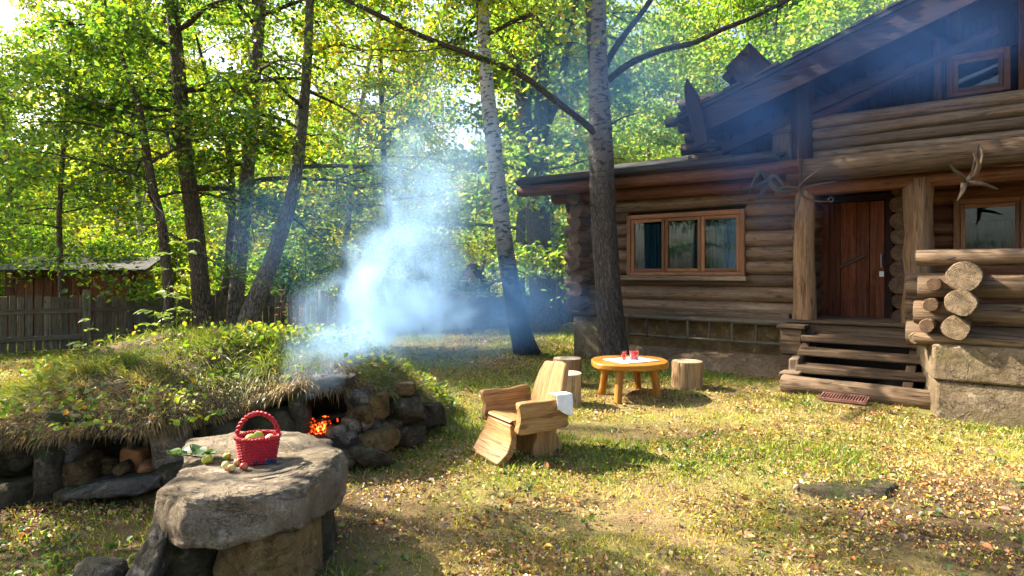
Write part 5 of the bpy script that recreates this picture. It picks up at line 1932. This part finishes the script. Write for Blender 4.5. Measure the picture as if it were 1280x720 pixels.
def proto(kind, seed, h_, r_, zlo, nl, ll, nlf, ls, pal, bark, name, wts=None, cluster=0.3):
    rg = np.random.default_rng(seed)
    tr_ = [(Vector((0, 0, -0.2)), r_ * 1.35), (Vector((0.02, 0, 0.4)), r_)]
    p, dv = Vector((0.02, 0, 0.4)), Vector((0, 0, 1))
    n = 14
    for k in range(1, n + 1):
        dv = (dv + Vector((rg.normal() * 0.05, rg.normal() * 0.05, 0.04))).normalized()
        p = p + dv * (h_ - 0.4) / n
        tr_.append((p.copy(), max(0.015, r_ * (1 - 0.92 * k / n))))
    limbs, pts = grow(rg, tr_, zlo, h_ * 0.98, nl, ll, nlf, 0.35, 0.7, cluster=cluster)
    o = empty(name, (0, 0, 0), 0, None, 'tree')
    mb = MB(seed)
    mb.tube([q for q, _ in tr_], [q for _, q in tr_], 9, True, 0, 0, 0.1)
    for a, b in limbs:
        if max(b) > 0.012:
            mb.tube(a, b, 5, False)
    mb.build('trunk', bark, o)
    leaves('crown', pts, ls * rg.uniform(0.65, 1.3, len(pts)), pick_cols(rg, len(pts), pal, wts), M['leaf_far'], rg, parent=o)
    return o


PA = proto('A', 1, 12.0, 0.15, 1.6, 30, 3.2, 11000, 0.14, GREEN, M['bark'], 'woodland_tree')
PB = proto('B', 2, 14.0, 0.13, 2.6, 34, 2.4, 11000, 0.13, LIME, M['birch'], 'woodland_birch')
PC = proto('C', 3, 11.0, 0.14, 1.2, 30, 3.0, 11000, 0.14, PALE, M['bark_grey'], 'woodland_tree')
PD = proto('D', 4, 13.0, 0.16, 1.4, 30, 3.3, 12000, 0.14, DEEP, M['bark'], 'woodland_tree')
PS = proto('S', 5, 2.6, 0.03, 0.15, 22, 1.5, 3600, 0.10, GREEN, M['branch'], 'leafy_shrub', cluster=0.22)
PT = proto('T', 6, 2.3, 0.03, 0.1, 22, 1.4, 3400, 0.10, LIME, M['branch'], 'leafy_shrub', cluster=0.22)
for q in (PS, PT):
    q['category'] = 'shrub'
first = {}


def place(pr_, x, y, sc, label, group, rg):
    if pr_.name in first:
        o = copy_tree(pr_)
    else:
        o = pr_
        first[pr_.name] = True
    o.location = (x, y, Hs(x, y))
    o.rotation_euler = (0, 0, rg.uniform(0, 6.28))
    o.scale = (sc * rg.uniform(.9, 1.1), sc * rg.uniform(.9, 1.1), sc)
    o['label'] = label
    o['group'] = group
    return o


rg = random.Random(77)
# (x at d, d, proto, scale)
far = []
for d in (19, 23, 28, 34, 41, 49, 58):
    step = 3.2 + d * 0.09
    x = -0.95 * d - 2
    while x < 0.95 * d + 3:
        xx, yy = x + rg.uniform(-.9, .9), d + rg.uniform(-2, 2)
        px_ = CX + xx / yy * F
        tt_, ss_ = house_ts(xx, yy)
        ok = not (tt_ > -3.2 and -9.5 < ss_ < 2.5)
        if 545 < px_ < 640 and 20 < yy < 47:      # the view to the playhouse and bright sky gap
            ok = False
        if px_ < 120 and yy < 26 and rg.random() < .5:
            ok = False
        if d < 21 and 110 < px_ < 420 and rg.random() < .4:
            ok = False
        if ok and px_ < 1250:
            far.append((px_, xx, yy))
        x += step
ZL = (('behind the picket fence on the left', -1e9, 400), ('behind the white smoke', 400, 650), ('behind the low eave and house roof', 650, 1e9))
KN = {0: ('dark green broad crowned tree', PA), 1: ('tall yellow green birch', PB), 2: ('pale green loose tree', PC), 3: ('deep green dense tree', PD)}
for px_, xx, yy in far:
    if px_ < 250:
        k = rg.choice([0, 1, 1, 2, 2])
    elif px_ < 560:
        k = rg.choice([1, 1, 1, 2, 0])
    elif px_ < 700:
        k = rg.choice([2, 1, 2])
    else:
        k = rg.choice([0, 2, 2, 3, 1])
    nm, pr_ = KN[k]
    zn = [z for z in ZL if z[1] <= px_ < z[2]][0][0]
    scl = rg.uniform(.8, 1.2) * (1.0 if yy < 40 else 1.15)
    if px_ < 330 and yy > 20:
        scl = max(scl, min(1.6, (.43 * yy + 1.5) / 12 * rg.uniform(.72, .98)))
    if px_ > 610:
        scl = max(scl, min(1.75, (.43 * yy + 1.5) / 12 * rg.uniform(.95, 1.2)))
    place(pr_, xx, yy, scl, f'{nm} in the wood {zn}', 'woodland trees', rg)
# shrubs along the fences
for i in range(34):
    f = i / 33
    px_ = -90 + f * 800 + rg.uniform(-15, 15)
    d = rg.uniform(0, 5) + (14.0 + 4.0 * f if px_ < 420 else 19.5)
    xx = (px_ - CX) / F * d
    if 555 < px_ < 625 and d < 38 or 50 < px_ < 125:
        continue
    # stand behind the picket fence line
    fy = 10.4 + (xx + 11.6) * 5.2 / 7.2
    if px_ < 430 and d < fy + 1.2:
        d = fy + 1.2 + rg.random() * 2.5
        xx = (px_ - CX) / F * d
    pr_ = PS if rg.random() < .5 else PT
    zn = 'the picket fence' if px_ < 420 else 'the board fence'
    place(pr_, xx, d, rg.uniform(.7, 1.15), f'{"dark green" if pr_ is PS else "yellow green"} leafy shrub just behind {zn}', 'shrubs behind the fences', rg)
# trees standing left of the yard that throw dappled shade
for i, (x, y, pr_, sc, lb) in enumerate(((-15.5, 14.5, PA, 1.0, 'broad dark green tree at the left edge behind the picket fence'),
                                       (-19, 19.5, PD, 1.05, 'deep green dense tree at the left edge, behind the shed'))):
    place(pr_, x, y, sc, lb, 'woodland trees', rg)
def shade_tree(x, y, ztop, zlo, nl, ll, nlf, seed, label):  # unseen tree added out of frame to throw dappled shade
    rg_ = np.random.default_rng(seed)
    tr_ = [(Vector((x, y, -0.2)), 0.2), (Vector((x, y, 0.5)), 0.15)]
    tr_.append((Vector((x + 0.03, y, 1.2)), 0.14))
    tr_.append((Vector((x + 0.05, y, 2.0)), 0.135))
    tr_ = extend(tr_, ztop, rg_, Vector((0, 0, 1)))
    limbs, pts = grow(rg_, tr_, zlo, ztop - .1, nl, ll, nlf, .5, .6)
    build_tree('leafy_tree', tr_[0][0], [tr_], limbs, pts, M['bark'], M['leaf'], GREEN, .11, rg_, label, 'unseen shade trees added left of the yard')


shade_tree(-6.9, 4.7, 8.5, 3.0, 20, 2.2, 9500, 61, 'unseen leafy tree added left of the stone slab to shade it')
shade_tree(-9.3, 8.4, 15.0, 10.2, 16, 2.0, 9000, 62, 'unseen tall high crowned tree added left of the picket fence post to shade the lawn')
for x, y, pr_, sc, lb in ((-8.5, -3.5, PA, 1.1, 'unseen broad dark green tree added behind the viewer, left of the yard'), (-14, -1.0, PD, 1.1, 'unseen deep green dense tree added far left of the yard, beside the viewer'), (2.5, -13, PD, 1.2, 'unseen deep green dense tree added straight behind the viewer'),
                          (12, -8, PC, 1.1, 'unseen pale green loose tree added behind the viewer, on the house side')):
    place(pr_, x, y, sc, lb, 'unseen trees added round the viewer', rg)  # unseen trees added for what the window panes reflect
# far wood as one mass
rg2 = np.random.default_rng(9)
n = 60000
yy = rg2.uniform(66, 95, n)
xx = rg2.uniform(-1.15, 1.15, n) * yy
top = 10 + 9 * fbm2(xx * 0.09 + 50, yy * 0.02 + 7, 4)
zz = top * rg2.random(n) ** 0.8
gap = fbm2(xx * 0.12 + 11, zz * 0.16 + 5, 8)
kk = gap > 0.36
p_ = np.stack([xx, yy, zz + H(xx, yy)], 1)[kk]
n = len(p_)
tag(leaves('far_woodland', p_, 0.75 * rg2.uniform(.6, 1.4, n), pick_cols(rg2, n, PALE + GREEN), M['leaf_far'], rg2, wide=0.42), kind='stuff')

# ------------------------------------------------------------------ ground cover
def on_bad(x, y):
    """inside the house, its veranda and steps, or the mound and slab"""
    dx, dy = x - HOUSE_C.x, y - HOUSE_C.y
    tt_ = dx * U2.x + dy * U2.y
    ss_ = dx * N2.x + dy * N2.y
    bad = (tt_ > -0.05) & (ss_ < 0.1) | (tt_ > 5.5) & (ss_ < 1.95) | (tt_ > 3.8) & (tt_ < 5.7) & (ss_ < 1.42) | (tt_ > 4.48) & (tt_ < 5.06) & (ss_ < 1.95) | (tt_ > 0.7) & (tt_ < 4) & (ss_ < .32)
    lip = np.array([(p.x, p.y) for p in LIP])
    ly = np.interp(x, lip[:, 0], lip[:, 1] + 0.15)
    bad |= (x < -0.72) & (x > -9) & (y > ly) & (y < ly + 2.4)
    bad |= ((x + 1.42) / 0.42) ** 2 + ((y - 3.5) / 0.6) ** 2 < 1
    return bad


def wedge(rng, n, ymin=1.9, ymax=19, p=1.7, m=1.0):
    y = ymin + (ymax - ymin) * rng.random(n) ** p
    x = (rng.random(n) * 2 - 1) * (0.92 * y + 0.9) * m
    k = ~on_bad(x, y)
    return x[k], y[k]


rg3 = np.random.default_rng(21)


def green_mask(x, y):
    """where the turf is green rather than straw and leaf litter"""
    return fbm2(x * 0.75 + 3, y * 0.75 + 8, 2)


x, y = wedge(rg3, 400000, p=1.45)
gm = green_mask(x, y)
fine = fbm2(x * 4 + 7, y * 4 + 1, 6)
bare = (((x - 3.5) / 1.6) ** 2 + ((y - 3.9) / 0.95) ** 2 < 1.0 + 1.2 * (fine - .5)) | (((x - 1.1) / .75) ** 2 + ((y - 6.2) / .42) ** 2 < 1.0 + 1.2 * (fine - .5)) | (((x - 3.4) / .9) ** 2 + ((y - 8.3) / .35) ** 2 < 1.0 + 1.2 * (fine - .5)) | (((x - .35) / .5) ** 2 + ((y - 4.0) / .3) ** 2 < 1)
niche = (x < -0.95) & (y < 4.7) | (x < -0.35) & (y > 3) & (y < 4.9)
k = ~(niche & (rg3.random(len(x)) < .72)) & (rg3.random(len(x)) < np.clip((gm - 0.30) * 2.4 + (fine - 0.5) * 1.3 + 0.25, 0.03, 1)) & ~(bare & (rg3.random(len(x)) < .88))
x, y, gm = x[k], y[k], gm[k]
n = len(x)
z = H(x, y)
ln = (0.016 + 0.030 * rg3.random(n) ** 2.2) * (1 + 3.2 * np.clip(gm - 0.5, 0, 1)) * (1 + 0.03 * y)
wd = (0.0016 + 0.0018 * rg3.random(n)) * (1 + 0.10 * y)
az = rg3.random(n) * 2 * PI
ta = rg3.random(n) * 2 * PI
lean = rg3.uniform(0.15, 1.1, n)
r3 = np.stack([x, y, z - 0.004], 1)
side = np.stack([np.cos(az), np.sin(az), np.zeros(n)], 1) * wd[:, None]
tip = r3 + np.stack([np.cos(ta) * lean, np.sin(ta) * lean, np.ones(n)], 1) * ln[:, None]
mid = r3 + np.stack([np.cos(ta) * lean * .32, np.sin(ta) * lean * .32, np.full(n, .6)], 1) * ln[:, None]
V = np.stack([r3 - side, r3 + side, mid + side * .75, tip, mid - side * .75], 1).reshape(-1, 3)
tcol = np.clip((gm - 0.31) * 4.0 + .55 * np.exp(-(((x + .6) / 1.3) ** 2 + ((y - 6.6) / 1.6) ** 2)) + .35 * (y > 9) + rg3.normal(size=n) * .25, 0, 1)[:, None]
straw = pick_cols(rg3, n, [(0.52, 0.41, 0.07), (0.44, 0.41, 0.055), (0.55, 0.42, 0.13)])
grn = pick_cols(rg3, n, [(0.20, 0.27, 0.026), (0.13, 0.2, 0.022), (0.31, 0.33, 0.03)])
tag(np_mesh('grass', V, 5, M['grass'], col=np.repeat(straw * (1 - tcol) + grn * tcol, 5, axis=0)), kind='stuff')

x, y = wedge(rg3, 270000, p=1.45)
dim = (x < -0.9) & (y < 4.8)
lit = fbm2(x * 1.3 + 13, y * 1.3 + 2, 12)
lit = .55 * lit + .45 * fbm2(x * 3.1 + 5, y * 3.1 + 9, 29)
k = rg3.random(len(x)) < np.clip((lit - 0.38) * 4.5, 0.06, 1)
x, y = x[k], y[k]
n = len(x)
p_ = np.stack([x, y, H(x, y) + 0.008 + 0.025 * rg3.random(n) ** 2], 1)
cols = pick_cols(rg3, n, [(0.55, 0.41, 0.07), (0.46, 0.31, 0.11), (0.30, 0.14, 0.055), (0.5, 0.40, 0.22), (0.46, 0.19, 0.05), (0.15, 0.085, 0.05), (0.48, 0.43, 0.06)], [1.8, 2.8, 4.2, 0.7, 2.4, 4, 1.4])
tag(leaves('fallen_leaves', p_, np.clip(.0145 * np.exp(rg3.normal(size=n) * .45), .007, .055) * (1 + .035 * y), cols, M['litter'], rg3, up=1.5, wide=.38, droop=0, fold=.2), kind='stuff')

# broad leaved weeds in the turf
cx, cy = wedge(rg3, 6500, 1.9, 13, 1.6)
dens = fbm2(cx * 0.9 + 23, cy * 0.9 + 4, 31)
near = np.exp(-(((cx + 0.55) / 0.7) ** 2 + ((cy - 2.75) / 0.6) ** 2)) + np.exp(-(((cx + 2.6) / 0.8) ** 2 + ((cy - 3.4) / 0.5) ** 2)) + 1.0 * np.exp(-(((cx + 0.65) / 0.35) ** 2 + ((cy - 5.9) / 0.5) ** 2))
k = rg3.random(len(cx)) < np.clip((dens - 0.52) * 2.5 + near * 0.9, 0.02, 1)
cx, cy = cx[k], cy[k]
q = 9
x = np.repeat(cx, q) + rg3.normal(size=len(cx) * q) * 0.035
y = np.repeat(cy, q) + rg3.normal(size=len(cx) * q) * 0.035
n = len(x)
p_ = np.stack([x, y, H(x, y) + 0.012 + 0.035 * rg3.random(n)], 1)
tag(leaves('weeds', p_, rg3.uniform(.015, .042, n) * (1 + .02 * y), pick_cols(rg3, n, [(0.05, 0.10, 0.022), (0.075, 0.13, 0.03), (0.04, 0.075, 0.022), (0.13, 0.17, 0.035)]), M['weed'], rg3, up=1.0, wide=.42), kind='stuff')


# growth on the mound
def mound_samples(rng, n, j0, j1):
    u = rng.random(n) * (NU - 1e-3)
    v = j0 + rng.random(n) * (j1 - j0 - 1e-3)
    i, j = u.astype(int), v.astype(int)
    fu, fv = (u - i)[:, None], (v - j)[:, None]
    p = (MV[i, j] * (1 - fu) + MV[i + 1, j] * fu) * (1 - fv) + (MV[i, j + 1] * (1 - fu) + MV[i + 1, j + 1] * fu) * fv
    du = MV[i + 1, j] - MV[i, j]
    dv = MV[i, j + 1] - MV[i, j]
    nn = unit(np.cross(du, dv))
    nn *= np.sign(nn[:, 2:3] + 1e-6)
    out_ = -unit(np.cross(np.repeat([[0, 0, 1.0]], n, 0), unit(du * np.array([1, 1, 0]))))
    return p, nn, out_, u / NU, v


def blades(name, p, dirs, ln, wd, grav, cols, mt, rng):
    n = len(p)
    side = unit(np.cross(dirs, rng.normal(size=(n, 3)))) * wd[:, None]
    rows = []
    for f, w_ in ((0, 1), (0.35, .9), (0.7, .65), (1.0, .12)):
        c = p + dirs * (ln * f)[:, None] + np.array([0, 0, -1.0]) * (grav * ln * f * f)[:, None]
        rows += [c - side * w_, c + side * w_]
    V = np.stack(rows, 1).reshape(-1, 3)
    idx = np.arange(n, dtype=np.int32)[:, None] * 8
    faces = np.concatenate([idx + np.array(a) for a in ([0, 1, 3, 2], [2, 3, 5, 4], [4, 5, 7, 6])], 0)
    return tag(np_mesh(name, V, 4, mt, col=np.repeat(cols, 8, axis=0), faces=faces), kind='stuff')


n = 78000
p_, nn, out_, u_, v_ = mound_samples(rg3, n, 4, 19.9)
patch = fbm2(p_[:, 0] * 1.6 + 4, p_[:, 1] * 1.6 + p_[:, 2] * 2, 15)
k = rg3.random(n) < np.clip((patch - 0.28) * 3, .1, 1)
p_, nn, out_, v_, patch = p_[k], nn[k], out_[k], v_[k], patch[k]
n = len(p_)
front = np.clip((v_ - 12) / 7, 0, 1)
dirs = unit(nn * (1 - 0.5 * front)[:, None] + out_ * (0.25 + 0.8 * front)[:, None] + rg3.normal(size=(n, 3)) * .6)
clump = fbm2(p_[:, 0] * 2.2 + 6, p_[:, 1] * 2.2 + p_[:, 2], 55)
ln = rg3.uniform(.05, .17, n) * (1 + 1.1 * front * np.clip((clump - .35) * 3, 0, 1.4)) * (1 - 0.72 * np.clip((v_ - 14.5) / 3.8, 0, 1)) * (0.55 + 0.9 * fbm2(p_[:, 0] * 5, p_[:, 1] * 5 + p_[:, 2] * 5, 77))
tan = pick_cols(rg3, n, [(0.22, 0.15, 0.055), (0.32, 0.22, 0.08), (0.10, 0.065, 0.03), (0.36, 0.22, 0.05)])
grn = pick_cols(rg3, n, [(0.13, 0.18, 0.025), (0.09, 0.14, 0.02), (0.2, 0.22, 0.03)])
tc = np.clip((fbm2(p_[:, 0] * 0.9 + 2, p_[:, 1] * 1.1, 19) - 0.46) * 4 + front * 0.45 + rg3.normal(size=n) * .22, 0, 1)[:, None]
blades('mound_grass', p_, dirs, ln, rg3.uniform(.0018, .004, n), 0.35 + 0.6 * front + rg3.normal(size=n) * .15, grn * (1 - tc) + tan * tc, M['grass'], rg3)

n = 26000
p_, nn, out_, u_, v_ = mound_samples(rg3, n, 3, 19.6)
patch = fbm2(p_[:, 0] * 1.4 + 14, p_[:, 1] * 1.4 + p_[:, 2], 41)
k = rg3.random(n) < np.clip((patch - 0.52) * 5, .04, .85)
k &= rg3.random(len(p_)) < np.where(v_ > 12.5, .3, .85)
p_ = p_[k]
nn = nn[k]
n = len(p_)
p_ = p_ + nn * rg3.uniform(.02, .16, n)[:, None]
tag(leaves('mound_weeds', p_, rg3.uniform(.02, .06, n), pick_cols(rg3, n, [(0.11, 0.17, 0.025), (0.16, 0.21, 0.03), (0.07, 0.12, 0.022), (0.26, 0.23, 0.035), (0.33, 0.17, 0.04)], [3, 3, 2, 1, .5]), M['weed'], rg3, up=.9, wide=.42), kind='stuff')


# tall saplings and dry stalks on the mound
def sapling(px, py, d, h_, npair, lsz, label, mt, lean=0.1, cols=((0.10, 0.17, 0.025),), seed=1, name='sapling', cat_='sapling'):
    rg_ = np.random.default_rng(seed)
    p0 = P(px, py, d)
    o = empty(name, p0, 0, label, cat_)
    pts = [Vector((0, 0, -0.12))]
    for k in range(1, 9):
        f = k / 8
        pts.append(Vector((lean * f * f + rg_.normal() * .01, rg_.normal() * .012, h_ * f)))
    mb = MB(seed)
    mb.tube(pts, [0.008 * (1 - .75 * k / 8) for k in range(9)], 6, True)
    mb.build('stem', M['branch'], o)
    mb2 = MB(seed + 1)
    for k in range(npair):
        f = min(1.0, max(.05, 0.12 + 0.86 * (k + rg_.normal() * .35) / max(1, npair - 1)))
        q = cat(pts, f)
        a = k * 1.9 + rg_.normal() * .8
        for s_ in (0, PI):
            if rg_.random() < .28:
                continue
            aa = a + s_ + rg_.normal() * .3
            st_ = lsz * rg_.uniform(.5, .9) * (1.1 - .5 * f)
            e = q + Vector((math.cos(aa) * st_, math.sin(aa) * st_, st_ * .25))
            for w_ in (-.65, 0, .65):
                big_leaf(mb2, e, (math.cos(aa + w_), math.sin(aa + w_), rg_.uniform(-.25, .05)), lsz * rg_.uniform(.75, 1.1) * (1.0 - .3 * f), lsz * .27, rg_.uniform(.02, .12), rg_.uniform(-.3, .3))
    if mb2.v:
        mb2.build('foliage', mt, o)
    return o


def flat_leaf_mat(name, c1, c2, tr_c):
    m, t = mat(name)
    nz = t.noise(t.coord('Object'), 9, 3)
    d = t.n('ShaderNodeBsdfDiffuse', {'Color': t.mix(t.mapr(nz, .35, .65), c1, c2)}).outputs[0]
    tr = t.n('ShaderNodeBsdfTranslucent', {'Color': (*tr_c, 1)}).outputs[0]
    g = t.n('ShaderNodeBsdfGlossy', {'Roughness': .4}).outputs[0]
    s = t.n('ShaderNodeMixShader', {0: .42, 1: d, 2: tr}).outputs[0]
    t.out(t.n('ShaderNodeMixShader', {0: .06, 1: s, 2: g}).outputs[0])
    return m


M['sap'] = flat_leaf_mat('sapling_leaf', (0.09, 0.15, 0.03), (0.16, 0.22, 0.05), (0.26, 0.36, 0.04))
M['dock'] = flat_leaf_mat('dry_dock_seed', (0.2, 0.09, 0.04), (0.3, 0.16, 0.07), (0.3, 0.15, 0.05))
sapling(200, 430, 6.1, 0.95, 9, .17, 'tall young maple sapling with bright leaf tiers on top of the mound', M['sap'], 0.22, seed=31)
sapling(225, 430, 6.4, 0.55, 7, .14, 'shorter leafy sapling right beside the tall maple sapling', M['sap'], -0.05, seed=32)
sapling(110, 450, 5.9, 0.36, 5, .13, 'low broad leaved sapling on the left shoulder of the mound', M['sap'], 0.05, seed=33)
sapling(350, 430, 6.2, 0.52, 14, .045, 'brown dry dock stalk standing on the mound left of the smoke', M['dock'], 0.03, seed=34, name='dry_stalk', cat_='dry stalk')
sapling(372, 432, 6.3, 0.36, 12, .04, 'shorter brown dry stalk on the mound, nearest the smoke', M['dock'], 0.04, seed=35, name='dry_stalk', cat_='dry stalk')

# ------------------------------------------------------------------ smoke
def smoke(name, lo, hi, blobs, density, color, nscale, label, lo_t=0.42, hi_t=0.72, aniso=0.25, squash=(1, 1, 1), detail=5, wamp=0.9):
    me = bpy.data.meshes.new(name)
    bm = bmesh.new()
    c = (Vector(lo) + Vector(hi)) / 2
    sz = Vector(hi) - Vector(lo)
    bmesh.ops.create_cube(bm, size=1, matrix=Matrix.Translation(c) @ Matrix.Diagonal((*sz, 1)))
    bm.to_mesh(me)
    bm.free()
    o = bpy.data.objects.new(name, me)
    COL.objects.link(o)
    m, t = mat(name)
    ob = t.coord('Object')
    warp = t.n('ShaderNodeTexNoise', {'Vector': ob, 'Scale': nscale * .55, 'Detail': 2.0}).outputs['Color']
    wv = t.n('ShaderNodeVectorMath', {0: warp, 1: (.5, .5, .5)}, operation='SUBTRACT').outputs[0]
    wv = t.n('ShaderNodeVectorMath', {0: wv, 1: (wamp / nscale,) * 3}, operation='MULTIPLY').outputs[0]
    wp = t.n('ShaderNodeVectorMath', {0: ob, 1: wv}, operation='ADD').outputs[0]
    tot = None
    for (bc, br, bd) in blobs:
        dv = t.n('ShaderNodeVectorMath', {0: wp, 1: tuple(bc)}, operation='SUBTRACT').outputs[0]
        dv = t.n('ShaderNodeVectorMath', {0: dv, 1: tuple(br)}, operation='DIVIDE').outputs[0]
        ln_ = t.n('ShaderNodeVectorMath', {0: dv}, operation='LENGTH').outputs['Value']
        v = t.mapr(ln_, 1.0, 0.0, 0.0, bd, True)
        tot = v if tot is None else t.math('ADD', tot, v)
    nz = t.noise(t.mapping(wp, squash), nscale, detail, .58, .4)
    dn = t.math('MULTIPLY', tot, t.mapr(nz, lo_t, hi_t, 0.04, 1.0, True))
    dn = t.math('MULTIPLY', dn, density)
    pv = t.n('ShaderNodeVolumePrincipled', {'Color': (*color, 1), 'Density': dn, 'Anisotropy': aniso}).outputs[0]
    t.out(pv, True)
    me.materials.append(m)
    return tag(o, label, 'smoke', kind='stuff')


def bl(px, py, d, rx, rz, ry, den):
    return (P(px, py, d), (rx / F * d, ry, rz / F * d), den)


SMOKE = True
if SMOKE:
    smoke('smoke', (-2.7, 4.75, 0.2), (1.3, 8.9, 4.0),
          [bl(410, 455, 5.35, 62, 46, .45, 1.3), bl(440, 430, 5.7, 84, 42, .5, 1.0), bl(468, 380, 6.3, 100, 58, .7, 1.5), bl(500, 332, 6.7, 96, 66, .75, 1.05),
           bl(522, 272, 7.0, 84, 80, .75, .5), bl(548, 205, 7.2, 84, 80, .75, .22), bl(530, 395, 6.8, 130, 46, .8, .8)],
          4.6, (0.42, 0.67, 1.0), 2.9, 'thick bluish white smoke billowing up from the oven', 0.41, 0.65, 0.25, (1, 1, .75), 8, 2.1)
    smoke('smoke', (-5.6, 7.6, -0.05), (3.4, 14.5, 7.2),
          [bl(590, 385, 10.2, 190, 70, 2.8, .9), bl(655, 385, 10.9, 90, 70, 2.4, .8), bl(400, 290, 10.2, 150, 110, 2.0, .45), bl(540, 230, 11, 150, 170, 2.6, .5), bl(680, 230, 11.5, 110, 200, 2.4, .4), bl(760, 90, 10.5, 150, 130, 2.0, .6)],
          0.55, (0.20, 0.47, 1.0), .7, 'thin blue smoke drifting low over the lawn and between the trunks', .28, .7)
    smoke('smoke', (0.6, 5.6, 1.6), (6.2, 10.6, 6.2),
          [bl(900, 150, 8.4, 170, 120, 1.6, .7), bl(985, 190, 8.0, 80, 170, 1.4, .8), bl(1060, 80, 7.8, 230, 110, 1.5, 1.0), bl(1180, 30, 7.2, 150, 90, 1.4, .9), bl(770, 120, 9.0, 120, 130, 1.5, .6)],
          0.19, (0.15, 0.38, 1.0), .6, 'faint blue smoke haze hanging before the gable and balcony', .28, .68)

# ------------------------------------------------------------------ light, sky, camera
az_to = Vector((-0.93, 0.36))           # horizontal direction towards the sun
SUN_EL = R(40)
sd = Vector((az_to.x * math.cos(SUN_EL), az_to.y * math.cos(SUN_EL), math.sin(SUN_EL))).normalized()
sl = bpy.data.lights.new('sun', 'SUN')
sl.energy = 5.0
sl.angle = R(0.5)
sl.color = (1.0, 0.90, 0.74)
so = bpy.data.objects.new('sun', sl)
COL.objects.link(so)
so.rotation_euler = (-sd).to_track_quat('-Z', 'Y').to_euler()
so.location = (-20, 10, 20)
w = bpy.data.worlds.new('World')
S.world = w
w.use_nodes = True
nt = w.node_tree
nt.nodes.clear()
sky = nt.nodes.new('ShaderNodeTexSky')
sky.sky_type = 'NISHITA'
sky.sun_disc = False
sky.sun_elevation = SUN_EL
sky.sun_rotation = math.atan2(sd.x, sd.y)
sky.air_density = 1.0
sky.dust_density = 4.0
bg = nt.nodes.new('ShaderNodeBackground')
bg.inputs['Strength'].default_value = 0.105
wo = nt.nodes.new('ShaderNodeOutputWorld')
nt.links.new(sky.outputs[0], bg.inputs[0])
nt.links.new(bg.outputs[0], wo.inputs[0])

cam = bpy.data.cameras.new('camera')
cam.sensor_width = 36
cam.lens = 36 * F / 1280
cam.shift_y = -(360 - HZ) / 1280
cam.clip_start = 0.05
cam.clip_end = 600
co = bpy.data.objects.new('camera', cam)
co.location = (0, 0, EYE)
co.rotation_euler = (R(90), 0, 0)
COL.objects.link(co)
S.camera = co

S.view_settings.view_transform = 'Standard'
S.view_settings.look = 'None'
S.view_settings.gamma = 1
S.view_settings.exposure = 2.05
S.render.engine = 'CYCLES'
cy = S.cycles
cy.use_denoising = True
cy.max_bounces = 7
cy.diffuse_bounces = 3
cy.glossy_bounces = 2
cy.transmission_bounces = 5
cy.transparent_max_bounces = 12
cy.volume_bounces = 1
cy.volume_step_rate = 1.0
cy.volume_max_steps = 128
cy.use_adaptive_sampling = True
cy.adaptive_threshold = 0.03
cy.sample_clamp_indirect = 6
